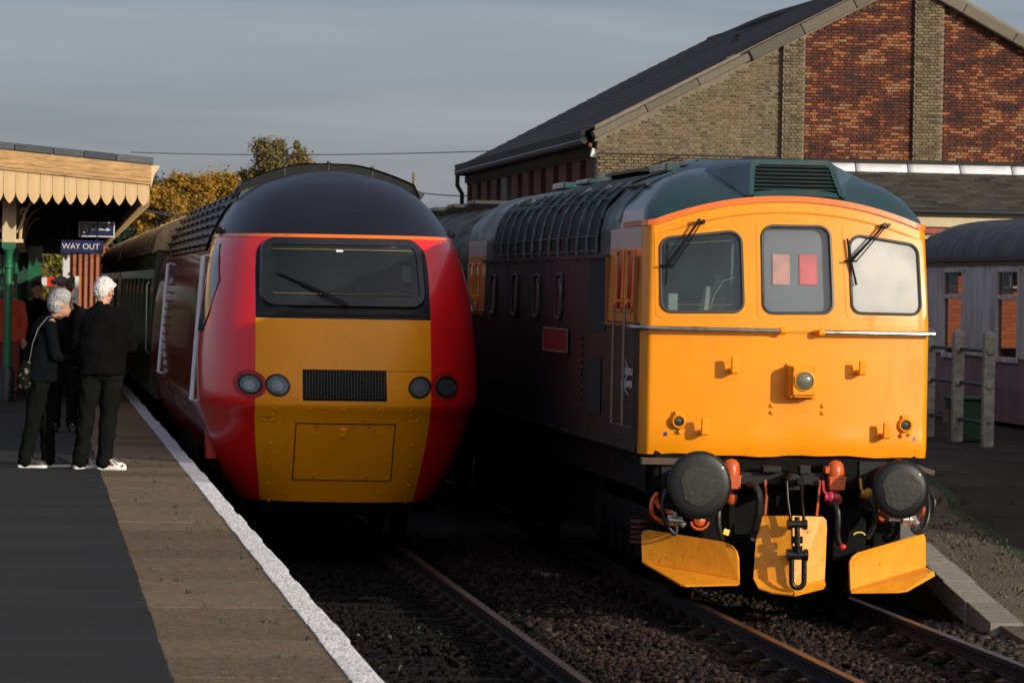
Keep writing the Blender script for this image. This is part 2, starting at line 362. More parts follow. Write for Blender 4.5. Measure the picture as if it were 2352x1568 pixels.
# edging slabs, each with a white ribbed nosing
y = 12.0; rs = random.Random(3)
while y < 150:
    ln = .955 if y < 70 else 3.8
    dx = rs.uniform(-.013, .010); dz = rs.uniform(-.0015, .0015)
    b = MB(); b.bx(PE-.955, PE-.150+dx*.4, 0, ln-.001, PZ-.06, PZ+.007+dz)
    o = b.build('edging_slab', m_slab, platform, bevel=.003 if y < 40 else 0, seg=1); o.location.y = y
    b = MB(); x0 = PE-.150+dx*.4+.002; x1 = PE+dx
    if y < 34:                                  # ribs run across the nosing
        nr = 15; rows = []
        for k in range(nr*3+1):
            t = k/(nr*3); zz = PZ+.008+dz+(.010 if k % 3 == 1 else 0)
            rows.append([(x0+(x1-x0)*u, .004+t*(ln-.016), zz-(.012 if u > .93 else 0)+(rs.uniform(0,.0012) if .1 < u < .9 else 0)) for u in (0,.12,.24,.36,.5,.62,.75,.88,1.0)])
        b.grid(rows)
        b.bx(x0, x1-.006, .004, ln-.012, PZ-.09, PZ-.004)
        n0 = len(b.v); rr = rows
        b.grid([[r[-1] for r in rr], [(x1, r[-1][1], PZ-.09) for r in rr]])
        b.grid([[p for p in rr[0]], [(p[0], p[1], PZ-.05) for p in rr[0]]]); b.grid([[p for p in rr[-1]], [(p[0], p[1], PZ-.05) for p in rr[-1]]])
    else: b.bx(x0, x1, .004, ln-.012, PZ-.09, PZ+.009+dz)
    o = b.build('white_nosing', m_nose, platform, smooth=False); o.location.y = y
    y += ln
b = MB(); b.bx(PE-.06, PE-.03, 0, 118, -.3, PZ-.095)
# right-hand dock: ramp that climbs away from the camera, kerb stones, dark asphalt beyond
RX = 8.02
def rz(y): return interp([(10, -.16), (30, -.14), (32.6, -.03), (40.5, .95), (41.5, .95), (200, .95)], y) if y > 41 or y < 32.6 else -.03+(y-32.6)/7.9*.98
m_ramp = M('trodden_ramp_earth', (.095, .072, .047), .95, var=.35, vs=1.6, bump=1., bs=26, world=True, dirt=((.13,.11,.075), .62, .08, 5, (1,.5,1)))
rp = MB(); rows = []; 
for y in list(np.arange(26, 42, .2))+[44, 50, 60, 75, 100, 160]:
    e = 8.95+.05*math.sin(y*1.3)+.04*math.sin(y*3.1)
    z = rz(y); j = lambda: random.uniform(-.008, .008)
    rows.append([(RX+.02, y, -.3), (RX+.02, y, z-.004)]+[(RX+.02+(e-RX)*u, y, z+j()) for u in (.25,.5,.75)]+[(e, y, z-.03), (e+.10, y, z-.02), (e+.6, y, z), (11, y, z), (14, y, z), (60, y, z)])
rp.grid(rows, mf=lambda j, i: 0 if i < 5 else (1 if i == 5 else 2))
dock = tag(rp.build('dock_ramp', [m_ramp, M('grass_filled_joint', (.03,.045,.012), .95, var=.5, vs=9, bump=1, bs=40, world=True), M('dark_dock_asphalt', (.050,.041,.031), .95, spec=.1, var=.3, vs=1.5, world=True, bump=.5, bs=60, dirt=((.026,.026,.023), .62, .06, 3, (.4,1.5,1)))], smooth=True), kind='structure')
m_kerb = RAND('kerb_stone_concrete', [(.22,.20,.17), (.27,.245,.21), (.19,.175,.15)], .85, bump=.6, bs=60)
yy = 32.6
for k in range(9):
    ln = .88; b = MB(); z0, z1 = rz(yy), rz(min(yy+ln-.012, 40.5)); o_ = random.uniform(-.012,.012)
    vs = [(x, yq, zq) for yq, zt_ in ((0, z0), (ln-.012, z1)) for x in (-.02+o_, .26+o_) for zq in (zt_-.17, zt_+.02)]
    b.add(vs, [(0,1,3,2), (4,6,7,5), (0,4,5,1), (2,3,7,6), (1,5,7,3), (0,2,6,4)])
    for q in range(14):                         # tooled grooves across the top
        t = (q+.5)/14; b.box((.12+o_, t*ln, z0+(z1-z0)*t+.0215), (.27, .012, .006), (math.atan((z1-z0)/ln), 0, 0))
    o = b.build('kerb_stone', m_kerb, dock, bevel=.008, seg=1); o.location = (RX-.05, yy, 0); yy += ln

# tracks
m_rail = M('rusty_rail', (.016, .008, .005), .75, var=.3, vs=8, bump=.3, bs=30)
m_railtop = M('worn_rail_head', (.13, .075, .045), .38, metal=.7, var=.25, vs=5, stretch=(1,.2,1))
m_slpr = RAND('sleeper_timber', [(.003,.0026,.002), (.006,.005,.004), (.004,.0035,.003)], .95, bump=1, bs=30)
m_chair = M('rusty_chair_iron', (.022, .011, .007), .9, var=.4, vs=10, bump=.4, bs=30)
def track(cx, label, y0, y1, far, chairs):
    t = thing('railway_track', (cx, 0, 0), label, 'railway track')
    prof = [(-.035,0), (.035,0), (.036,-.035), (.012,-.05), (.010,-.115), (.033,-.125), (.033,-.145), (-.033,-.145), (-.033,-.125), (-.010,-.115), (-.012,-.05), (-.036,-.035)]
    for s in (-1, 1):
        b = MB(); b.prism([(s*(GA+.035)+a, z) for a, z in prof], y0, far, 'y'); 
        b.m = [1 if i == 0 else 0 for i in range(len(b.m))]
        b.build('rail', [m_rail, m_railtop], t)
    bs_ = MB(); bs_.box((0,0,0), (2.6, .25, .13)); me = None
    cbs = []
    for s in (-1,1):
        cb = MB(); cbs.append(cb)
        cb.box((s*(GA+.035), 0, .085), (.36, .18, .035)); cb.box((s*(GA+.035)-.075, 0, .125), (.05, .12, .06)); cb.box((s*(GA+.035)+.075, 0, .125), (.05, .12, .06))
        cb.cyl((s*(GA+.035)-s*.10, -.13, .115), (s*(GA+.035)-s*.10, .13, .115), .026, .022, 10)
        for a in (-.14,.14): cb.cyl((s*(GA+.035)+a, 0, .10), (s*(GA+.035)+a, 0, .135), .022, None, 8)
    y = y0+.3; first = None; fc = None
    while y < y1:
        if first is None:
            first = bs_.build('sleeper', m_slpr, t, bevel=.012, seg=1); o = first; fc = [q.build('rail_chair', m_chair, t) for q in cbs]; c = fc
        else:
            o = first.copy(); COL.objects.link(o); c = [q.copy() for q in fc]; [COL.objects.link(q) for q in c]
        o.location = (random.uniform(-.03,.03), y, -.262); o.rotation_euler.z = random.uniform(-.012,.012); 
        for q in c: q.location = (0, y, -.255)
        y += .76
    return t
track(T1, 'dark weedy track beside the platform, under the red train', 14, 44, 125, 1)
track(T2, 'rusty track in pale ballast under the yellow-fronted locomotive', 14, 40, 115, 1)

# ballast
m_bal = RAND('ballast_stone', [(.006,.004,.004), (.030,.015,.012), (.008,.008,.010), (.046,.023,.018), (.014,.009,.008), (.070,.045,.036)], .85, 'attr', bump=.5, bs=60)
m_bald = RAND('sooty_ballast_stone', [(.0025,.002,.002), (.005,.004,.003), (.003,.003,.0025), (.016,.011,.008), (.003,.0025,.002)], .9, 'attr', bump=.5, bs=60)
def stones(name, n, sampler, mat, smin, smax, label=None):
    base = np.array([(a, b_, c) for a in (-1,1) for b_ in (-1,1) for c in (-1,1)], float)
    fc = np.array([(0,1,3,2),(4,6,7,5),(0,4,5,1),(2,3,7,6),(0,2,6,4),(1,5,7,3)])
    rng = np.random.default_rng(len(name)*7+n); V = np.zeros((n, 8, 3)); pos = sampler(rng, n)
    sz = rng.uniform(smin, smax, n)
    v = base[None]*(rng.uniform(.45, 1., (n,8,1)))*rng.uniform(.6,1.1,(n,1,3))
    a = rng.uniform(0, 2*PI, n); b_ = rng.uniform(-.7, .7, n)
    ca, sa, cb, sb = np.cos(a), np.sin(a), np.cos(b_), np.sin(b_)
    x, y, z = v[...,0], v[...,1], v[...,2]
    y2 = y*cb[:,None]-z*sb[:,None]; z2 = y*sb[:,None]+z*cb[:,None]
    x3 = x*ca[:,None]-y2*sa[:,None]; y3 = x*sa[:,None]+y2*ca[:,None]
    V = np.stack([x3, y3, z2*.8], -1)*sz[:,None,None]/2*1.25+pos[:,None,:]
    F_ = fc[None]+(np.arange(n)*8)[:,None,None]
    me = bpy.data.meshes.new(name); me.vertices.add(n*8); me.vertices.foreach_set('co', V.reshape(-1)); me.loops.add(n*24); me.loops.foreach_set('vertex_index', F_.reshape(-1).astype(np.int32))
    me.polygons.add(n*6); me.polygons.foreach_set('loop_start', (np.arange(n*6)*4).astype(np.int32)); me.polygons.foreach_set('loop_total', np.full(n*6, 4, np.int32)); me.update(calc_edges=True)
    at = me.attributes.new('rnd', 'FLOAT', 'FACE'); at.data.foreach_set('value', np.repeat(rng.uniform(0,1,n), 6))
    me.materials.append(mat); me.validate(); o = bpy.data.objects.new(name, me); COL.objects.link(o); return tag(o, kind='stuff')
def nearr(rng, n, y0, y1, p=1.6): return y0+(y1-y0)*rng.uniform(0, 1, n)**p
def s_main(rng, n):
    y = nearr(rng, n, 16, 46); x = rng.uniform(4.25, 8.1, n)
    hump = .05*np.exp(-((x-4.95)/.35)**2)
    z = -.205+hump+rng.uniform(-.02, .02, n)+.015*np.sin(x*3+y*1.7)
    rail = (np.abs(np.abs(x-T2)-GA-.035) < .22); z = np.where(rail, z-.05, z)
    return np.stack([x, y, z], -1)
def s_left(rng, n):
    y = nearr(rng, n, 16, 46); x = rng.uniform(1.6, 4.3, n); z = -.200+rng.uniform(-.015,.015,n)+.02*np.sin(x*2.1+y)
    return np.stack([x, y, z], -1)
def s_pale(rng, n):
    y = nearr(rng, n, 17, 26, 1.2); x = 2.6+rng.normal(0, .55, n); x = np.clip(x, 1.7, 3.7)
    return np.stack([x, y, -.195+rng.uniform(-.01,.02,n)], -1)
bed = MB(); bed.bx(1.5, 8.05, 12, 125, -.28, -.245); tag(bed.build('track_bed', M('ballast_bed_grit', (.004,.0035,.003), .95, var=.5, vs=6, bump=1, bs=50, world=True)), kind='structure')
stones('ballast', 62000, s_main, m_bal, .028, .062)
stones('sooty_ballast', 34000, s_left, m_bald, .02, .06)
m_balp = RAND('pale_loose_stone', [(.035,.026,.019), (.065,.046,.034), (.02,.016,.013), (.11,.082,.058)], .85, 'attr')
stones('pale_loose_stones', 700, s_pale, m_balp, .03, .06)
def s_ramp(rng, n):
    y = rng.uniform(31, 39, n); x = rng.uniform(8.2, 8.95, n); z = np.array([rz(a) for a in y])+.004
    return np.stack([x, y, z], -1)
stones('ramp_grit', 500, s_ramp, RAND('ramp_grit_stone', [(.09,.07,.05), (.14,.12,.085), (.05,.04,.03)], .9, 'attr'), .012, .035)
def s_kerbfoot(rng, n):
    y = rng.uniform(30.4, 34, n); x = 7.95+rng.normal(0, .22, n)*(1); x = np.clip(x, 7.4, 8.6)
    return np.stack([x, y, -.15+rng.uniform(0,.03,n)], -1)
stones('kerb_foot_rubble', 900, s_kerbfoot, m_balp, .04, .08)
# grass tufts
def grass(name, spots, mat, h=.10):
    b = MB()
    for (x, y, z, n, r) in spots:
        for _ in range(n):
            a = random.uniform(0, 2*PI); px = x+random.gauss(0, r); py = y+random.gauss(0, r); hh = h*random.uniform(.5,1.3); w_ = .004; dx, dy = math.cos(a), math.sin(a)
            b.add([(px-dy*w_, py+dx*w_, z), (px+dy*w_, py-dx*w_, z), (px+dx*hh*.35, py+dy*hh*.35, z+hh*.8), (px+dx*hh*.7, py+dy*hh*.7, z+hh*.75)], [(0,1,2), (2,1,3)])
    return tag(b.build(name, mat), kind='stuff')
m_grass = M('grass_blades', (.030, .050, .010), .6, var=.4, vs=20)
sp = [(2.75, 21.9, -.22, 60, .12), (2.55, 22.5, -.22, 40, .10), (3.4, 22.3, -.22, 20, .1), (2.3, 30, -.22, 60, .25), (3.0, 33, -.22, 60, .3), (8.5, 36.2, .44, 16, .25), (8.95, 36.9, .5, 16, .12), (9.0, 38.2, .65, 20, .15), (8.95, 35.3, .3, 14, .12)]
grass('grass', sp, m_grass, .07)
y0s = [12+.955*k for k in range(30)]
grass('joint_grass', [(random.uniform(.72, 1.4), yk, PZ+.005, random.choice([0,3,6,10]), .012) for yk in y0s for _ in range(3)], m_grass, .022)
b = MB(); b.prism([(-.13,0), (.13,0), (.13,.055), (.02,.075), (-.13,.05)], -.05, .05, 'y')
x_, z_ = P(1380, 1438, 25.6)
tag(b.build('timber_offcut', M('mossy_timber', (.09,.075,.03), .9, var=.4, vs=14, bump=.6, bs=40), bevel=.006, loc=(x_, 25.6, -.17), rz=.25), 'short mossy wooden block lying on the pinkish ballast between the tracks', 'timber block')
# ------------------------------------------------------------------ BRICK GOODS SHED
GY = 74.2; GX0, GX1 = 10.42, 22.15; GXM = (GX0+GX1)/2; GZE, GZR = 5.52, 8.62
def gz(x): return GZR-(GZR-GZE)*abs(x-GXM)/(GXM-GX0)
m_mort = M('lime_mortar', (.20,.165,.12), .95, var=.2, vs=6, world=True)
m_mortr = M('sooty_mortar', (.085,.055,.042), .95, var=.3, vs=4, world=True)
ybr = [(.085,.062,.035), (.135,.100,.058), (.185,.142,.085), (.105,.082,.050), (.215,.165,.10), (.060,.048,.034), (.160,.120,.07)]
rbr = [(.040,.024,.022), (.060,.026,.022), (.085,.030,.022), (.11,.034,.022), (.075,.030,.024), (.15,.048,.026), (.25,.082,.034), (.30,.12,.055), (.23,.145,.075)]
m_yb = RAND('yellow_stock_brick', ybr, .9, patch=(1.2,.35), rw=.6); m_yba = RAND('yellow_stock_brick_run', ybr, .9, 'attr', patch=(1.2,.35), rw=.6)
m_rb = RAND('red_brick', rbr, .85, patch=(1.6,.50), rw=.62); m_rba = RAND('red_brick_run', rbr, .85, 'attr', patch=(1.6,.50), rw=.62)
shed = thing('brick_goods_shed', (0,0,0), 'brick goods shed with slate roof and patched red and yellow brick gable', 'building')
XR0, XP0, XP1 = 14.32, 16.42, 16.98          # red panel left edge, pilaster edges
w_ = MB()
def gable(b, x0, x1, y0, y1, z0, mi):
    pts = [(x0, z0), (x1, z0), (x1, gz(x1))]
    if x0 < GXM < x1: pts.append((GXM, GZR))
    pts.append((x0, gz(x0))); b.prism(pts, y0, y1, 'y', mi)
gable(w_, GX0, 13.9, GY, GY+.35, -.3, 0); gable(w_, 13.9, XR0, GY-.11+.012, GY+.35, -.3, 0)
gable(w_, XR0, XP0, GY+.06, GY+.35, -.3, 1); gable(w_, XP0, XP1, GY-.045, GY+.35, -.3, 0); gable(w_, XP1, GX1, GY+.06, GY+.35, -.3, 1)
w_.build('gable_wall', [m_mort, m_mortr], shed)
PER = .2596; BR = []
def region(x, z):
    if z < 5.02 and x > XR0: return (GY-.02, 'r')
    if x < 13.9: return (GY-.035 if z < 5.25 and x < 13.9 else GY, 'y')
    if x < XR0: return (GY-.11, 'y')
    if XP0 < x < XP1: return (GY-.06, 'y')
    return (GY+.045, 'r')
edges = [GX0, 13.9, XR0, XP0, XP1, GX1]
row = 0; z = 3.0
while z < GZR-.1:
    for a, b_ in zip(edges[:-1], edges[1:]):
        x = a-(PER/2 if row % 2 else 0); k = 0
        while x < b_:
            ln = .165 if k % 2 == 0 else .0787
            x0, x1 = max(x, a), min(x+ln, b_-.005); xm = (x0+x1)/2
            if x1-x0 > .04 and z+.05 < min(gz(x0), gz(x1))-.02:
                yf_, kk = region(xm, z); BR.append((x0, x1, yf_, z, kk))
            x += ln+.008; k += 1
    row += 1; z += .0577
rb_ = random.Random(5)
BR.sort(key=lambda t: (abs((t[0]+t[1])/2-13.2)+abs(t[3]-5.3)*.8))
vis = [t for t in BR if t[3] > 4.6 and t[0] < 18.2]; hid = [t for t in BR if not (t[3] > 4.6 and t[0] < 18.2)]
def brick_geo(b, t, mi=0, o=(0,0,0)):
    x0, x1, yq, z, kk = t; j = rb_.uniform(-.004, .004); ch = rb_.uniform(-.002,.002)
    n = len(b.f); x0 -= o[0]; x1 -= o[0]; yq -= o[1]; z -= o[2]
    vs = [(x0, yq+.035, z), (x1, yq+.035, z), (x1, yq+.035, z+.050), (x0, yq+.035, z+.050), (x0+.003, yq-.012+j, z+.003+ch), (x1-.003, yq-.012+j, z+.003), (x1-.003, yq-.012+j, z+.047), (x0+.003, yq-.012+j, z+.047+ch)]
    b.add(vs, [(4,5,6,7), (0,1,5,4), (1,2,6,5), (2,3,7,6), (3,0,4,7)], mi)
for t in vis[:280]:
    b = MB(); brick_geo(b, t, 0, (t[0], t[2], t[3])); me = bpy.data.meshes.new('brick'); me.from_pydata(b.v, [], b.f); me.materials.append(m_yb if t[4] == 'y' else m_rb)
    o = bpy.data.objects.new('brick', me); COL.objects.link(o); o.parent = shed; o.location = (t[0], t[2], t[3])
b = MB(); rn = []
for t in vis[280:]+hid:
    brick_geo(b, t, 0 if t[4] == 'y' else 1); rn += [rb_.random()]*5
tag(b.build('brickwork', [m_yba, m_rba], shed, rnd=rn), kind='stuff')
# string course, verge coping
b = MB(); b.bx(GX0, 13.9, GY-.06, GY, 5.235, 5.262); b.build('string_course', M('sooty_brick', (.03,.026,.02), .9, var=.4, vs=20, world=True), shed)
b = MB()
for s in (-1, 1):
    xa, xb = (GX0-.05, GXM) if s < 0 else (GXM, GX1+.05); za, zb = (GZE, GZR) if s < 0 else (GZR, GZE)
    b.add([(x, y, z+dz) for y in (GY-.01, GY+.42) for x, z in ((xa, za), (xb, zb)) for dz in (-.06, .25)], [(0,1,3,2), (4,6,7,5), (0,4,5,1), (2,3,7,6), (1,5,7,3), (0,2,6,4)])
b.build('verge_bedding', m_mort, shed)
m_cop = RAND('mossy_verge_stone', [(.13,.115,.085), (.165,.145,.11), (.105,.097,.078)], .9, bump=.9, bs=20, wear=((.38,.37,.33), 16, .69))
for s in (-1, 1):
    L_ = math.hypot(GXM-GX0, GZR-GZE); n = 6; ang = math.atan2(GZR-GZE, GXM-GX0)
    for k in range(n):
        t0, t1 = k/n, (k+1)/n-.004; e0 = .16 if k >= 3 else .11
        b = MB(); b.box((L_/n/2, 0, .02), (L_/n-.006, .42, e0*1.35), None)
        o = b.build('verge_coping_stone', m_cop, shed, bevel=.02, seg=1)
        o.location = (GX0-.08+(GXM-GX0)*t0 if s < 0 else GX1+.08-(GXM-GX0)*t0, GY+.06-(.05 if k >= 3 else 0), GZE+.04+(GZR-GZE)*t0)
        o.rotation_euler = (0, -ang, 0) if s < 0 else (0, PI+ang, 0)
# roof with slates over battens (fine courses in the material), slight sag
m_slate = M('old_slate_roof', (.030, .026, .023), .85, var=.35, vs=5, stretch=(1,.5,1), world=True, bump=.5, bs=8, dirt=((.060,.052,.038), .58, .10, 3, (1,.4,1)))
SY1 = GY+22.6
b = MB(); 
for s in (-1, 1):
    rows = []
    for k in range(15):
        y = GY+.12+(SY1-GY)*k/14; r = []
        for j in range(26):
            t = j/25; x = (GX0-.28 if s < 0 else GX1+.28)+((GXM-GX0)+.28)*t*(-s if s > 0 else 1)
            zz = GZE-.06+(GZR-GZE+.12)*t+.17+(.03*math.sin(y*.5+t*4))
            r.append((x, y, zz)); r.append((x+(-s)*.004, y, zz+.014))
        rows.append(r)
    b.grid(rows)
b.build('roof', m_slate, shed)
b = MB(); b.tube([(GXM, GY+.1+k*1.85, GZR+.2+.03*math.sin(k)) for k in range(13)], .12, 8); b.build('ridge_tiles', M('ridge_tile', (.04,.035,.03), .8), shed, smooth=True)
# side wall to the left with piers
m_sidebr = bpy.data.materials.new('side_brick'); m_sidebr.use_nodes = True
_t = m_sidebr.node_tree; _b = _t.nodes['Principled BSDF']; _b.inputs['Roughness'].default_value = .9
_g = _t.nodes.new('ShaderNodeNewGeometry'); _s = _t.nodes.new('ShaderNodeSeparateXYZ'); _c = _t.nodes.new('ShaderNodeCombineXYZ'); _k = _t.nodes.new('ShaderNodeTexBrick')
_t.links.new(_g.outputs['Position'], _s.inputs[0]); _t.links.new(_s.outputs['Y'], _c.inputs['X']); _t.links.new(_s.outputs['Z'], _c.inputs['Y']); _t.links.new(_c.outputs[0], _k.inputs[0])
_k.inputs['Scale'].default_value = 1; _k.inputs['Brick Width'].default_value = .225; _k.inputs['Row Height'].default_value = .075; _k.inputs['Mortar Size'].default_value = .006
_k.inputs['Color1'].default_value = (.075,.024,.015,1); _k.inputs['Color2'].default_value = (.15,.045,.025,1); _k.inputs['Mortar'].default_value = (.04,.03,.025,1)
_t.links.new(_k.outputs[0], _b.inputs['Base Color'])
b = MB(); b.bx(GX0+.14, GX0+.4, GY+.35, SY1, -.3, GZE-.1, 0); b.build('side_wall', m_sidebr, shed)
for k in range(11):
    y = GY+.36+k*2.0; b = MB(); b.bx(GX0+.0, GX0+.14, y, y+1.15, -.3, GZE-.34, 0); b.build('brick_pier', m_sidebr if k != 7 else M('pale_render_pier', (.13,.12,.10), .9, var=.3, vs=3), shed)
b = MB(); b.bx(GX0-.02, GX0+.14, GY+.35, SY1, GZE-.34, GZE-.22); b.bx(GX0-.06, GX0+.14, GY+.35, SY1, GZE-.22, GZE-.12)
for k in range(88): b.bx(GX0-.10, GX0-.06, GY+.4+k*.25, GY+.52+k*.25, GZE-.30, GZE-.14)
b.build('corbel_course', M('sooty_corbel', (.05,.035,.026), .9, var=.4, vs=5, world=True), shed)
b = MB(); b.tube([(GX0-.24, GY+.05, GZE-.03), (GX0-.24, SY1+.1, GZE-.03)], .07, 8); b.tube([(GX0-.24, SY1, GZE-.08), (GX0-.24, SY1, GZE-.35), (GX0-.12, SY1+.02, GZE-.55), (GX0-.08, SY1+.02, 0)], .055, 8)
b.each('gutter', M('black_iron', (.012,.012,.013), .4, var=.2), shed, smooth=True)
b = MB(); b.bx(GX0-.30, GX0-.22, GY+.1, SY1+.12, GZE-.10, GZE+.15); b.bx(GX0-.24, GX0+.3, GY+.36, SY1, GZE-.12, GZE-.06); b.build('eaves_board', M('black_eaves_board', (.015,.014,.013), .8), shed)
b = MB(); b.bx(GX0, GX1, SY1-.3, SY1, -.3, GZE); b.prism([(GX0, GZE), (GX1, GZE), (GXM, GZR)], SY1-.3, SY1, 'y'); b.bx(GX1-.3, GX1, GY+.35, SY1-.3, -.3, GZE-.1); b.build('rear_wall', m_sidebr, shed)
x_, z_ = P(1367, 352, GY+.1)
ll = thing('security_light', (x_, GY+.1, z_), 'small white security light under the shed eaves at the gable corner', 'light')
b = MB(); b.box((0,0,0), (.16,.10,.16), (0,.2,0)); b.build('lamp_body', m_white, ll, bevel=.01); b = MB(); b.cyl((0,.04,0), (.12,.12,.12), .015); b.ell((-.10,0,.15), (.045,.045,.05)); b.build('bracket', M('rusty_bracket', (.2,.05,.02), .7), ll)
# bird on the roof
x_, z_ = P(1685, 103, GY+9)
bd = MB(); bd.ell((0,0,.0), (.075,.07,.16), 12, 8, rot=(0,.35,0)); bd.ell((.065,0,.17), (.05,.045,.05), 10, 8); bd.cyl((.10,0,.175), (.16,0,.165), .014, .002, 6); bd.prism([(-.05,-.10),(-.01,-.12),(-.13,-.30),(-.17,-.28)], -.02, .02, 'y'); bd.cyl((0,.02,-.12), (0,.02,-.22), .008); bd.cyl((.02,-.02,-.12), (.02,-.02,-.22), .008)
tag(bd.build('perched_bird', M('dark_feathers', (.03,.03,.035), .7), smooth=True, ang=60, loc=(x_, GY+9, z_+.03)), 'dark bird perched on the ridge line of the slate shed roof', 'bird')
# ------------------------------------------------------------------ lean-to annexe in front of the gable
AX0, AX1 = 14.55, 24.0; AY0 = GY-3.7
annex = thing('slate_annexe', (0,0,0), 'low annexe with dark slate lean-to roof and white flashing against the gable', 'building')
EZ, RZ_ = 4.22, 5.02
m_annw = bpy.data.materials['side_brick'].copy(); m_annw.name = 'annexe_red_brick'
for n_ in m_annw.node_tree.nodes:
    if n_.type == 'TEX_BRICK': n_.inputs['Color1'].default_value = (.36,.085,.03,1); n_.inputs['Color2'].default_value = (.46,.13,.045,1); n_.inputs['Mortar'].default_value = (.13,.07,.05,1)
    if n_.type == 'SEPXYZ': sx_n = n_
    if n_.type == 'COMBXYZ': cx_n = n_
m_annw.node_tree.links.new(sx_n.outputs['X'], cx_n.inputs['X'])
b = MB(); b.bx(AX0+.15, AX1, AY0+.25, GY-.05, -.3, EZ-.42); b.build('wall', m_annw, annex)
b = MB(); b.bx(AX0, AX1, AY0+.10, AY0+.24, EZ-.40, EZ-.30); b.build('red_band', M('red_painted_band', (.30,.05,.03), .6, var=.2, vs=10, world=True), annex)
b = MB(); b.bx(AX0, AX1, AY0+.05, AY0+.24, EZ-.28, EZ-.06); b.build('fascia', M('cream_fascia', (.52,.42,.26), .6, var=.1, world=True), annex)
b = MB(); b.bx(AX0+.15, AX1, AY0+.12, AY0+.25, EZ-1.0, EZ-.42); b.build('lintel', M('grey_lintel', (.20,.185,.15), .85, var=.2, vs=5, world=True), annex)
b = MB(); b.tube([(AX0-.1, AY0-.03, EZ-.02), (AX1, AY0-.03, EZ-.02)], .065, 8); b.build('gutter', M('black_iron', (.012,.012,.013)), annex, smooth=True)
b = MB(); b.prism([(AY0, EZ), (GY-.04, RZ_), (GY-.04, RZ_-.08), (AY0, EZ-.06)], AX0, AX1, 'x'); b.build('roof', M('slate_underlay', (.015,.015,.014), .9), annex)
scol = [(.040,.036,.028), (.065,.058,.044), (.050,.050,.044), (.085,.078,.060), (.030,.028,.024)]
m_sl = RAND('annexe_slate', scol, .7, patch=(.7,.3), bump=.6, bs=20, wear=((.19,.18,.14), 9, .68)); m_sla = RAND('annexe_slate_run', scol, .7, 'attr', patch=(.7,.3), wear=((.19,.18,.14), 9, .68))
LS = math.hypot(GY-.04-AY0, RZ_-EZ); sa = math.atan2(RZ_-EZ, GY-.04-AY0); nrow = int(LS/.22); allb = MB(); rn = []; cnt = 0; sb = MB(); sb.box((0,.15,0), (.298,.36,.012)); sp_ = None
for k in range(nrow):
    x = AX0-(.15 if k % 2 else 0); d = k*.22
    while x < AX1:
        if x >= AX0-.01 or k % 2:
            y = AY0-.04+d*math.cos(sa); z = EZ+.022+d*math.sin(sa)+random.uniform(0,.006); tilt = sa-.03
            if x < 18.6 and cnt < 295:
                if sp_ is None: sp_ = sb.build('slate', m_sl, annex); o = sp_
                else: o = sp_.copy(); COL.objects.link(o)
                o.location = (x+.15, y, z); o.rotation_euler = (tilt+random.uniform(-.008,.008), 0, random.uniform(-.012,.012)); cnt += 1
            else:
                n0 = len(allb.f); R = Euler((tilt, 0, random.uniform(-.012,.012))).to_matrix()
                allb.add([Vector((x+.15, y, z))+R@Vector(v) for v in sb.v], sb.f); rn += [random.random()]*6
        x += .302
tag(allb.build('slates', m_sla, annex, rnd=rn), kind='stuff')
m_lead = M('white_flashing', (.74,.74,.76), .32, var=.12, vs=3, bump=.5, bs=4, world=True, metal=.2)
x = AX0-.25
while x < AX1:
    b = MB(); rows = []
    for i in range(9):
        xx = i/8*.98; rows.append([(xx, -.12+.01*math.sin(i*2), -.145+.006*math.sin(i*3)), (xx, -.06, -.03), (xx, 0, .03), (xx, .07, .045)])
    b.grid(rows); o = b.build('flashing_sheet', m_lead, annex, smooth=True, solid=.01); o.location = (x, GY-.16, RZ_+.10+random.uniform(-.004,.004)); x += 1.0
b = MB(); b.bx(AX0-.2, AX1, GY-.12, GY-.02, RZ_+.13, RZ_+.22); b.build('flashing_shadow_gap', M('shadow_gap_dark', (.02,.018,.015), .9), annex)  # dark strip put in for the shadow line above the flashing
for xw in (16.1, 17.6, 19.1):
    b = MB(); b.bx(-.4,.4, 0,.05, 0,.90, 0); f = b.build('window', M('dark_window', (.012,.012,.012), .15), annex); f.location = (xw, AY0+.08, EZ-1.36)
    b = MB()
    for xx in (-.40,-.14,.14,.36): b.bx(xx, xx+.022, -.02, 0, 0, .90)
    for zz in (0,.43,.86): b.bx(-.4,.4, -.018, 0.002, zz, zz+.04)
    b.each('window_bar', M('cream_window_frame', (.55,.46,.28), .5), f)
# ------------------------------------------------------------------ station building off to the right (out of view, added to throw the shade on the dock)
sh = thing('unseen_station_building', (18.2, 24.4, 0), 'unseen red brick station building with hipped slate roof, added to shade the dock', 'building')
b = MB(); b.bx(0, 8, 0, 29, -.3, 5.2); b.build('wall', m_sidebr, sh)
b = MB(); b.add([(-.4,-.4,5.2), (8.4,-.4,5.2), (8.4,29.4,5.2), (-.4,29.4,5.2), (4,3.5,7.4), (4,25.5,7.4)], [(0,1,4), (1,2,5,4), (2,3,5), (3,0,4,5), (0,3,2,1)]); b.build('roof', m_slate, sh)
for k in range(7):
    b = MB(); b.bx(-.05,.02, 2+k*4, 3.4+k*4, 1.6, 3.6); f = b.build('window', M('dark_window', (.012,.012,.012), .15), sh)
    b = MB()
    for zz in (1.6, 2.6, 3.54): b.bx(-.08,-.04, 2+k*4, 3.4+k*4, zz, zz+.07)
    b.each('window_bar', M('cream_window_frame', (.55,.46,.28), .5), f)
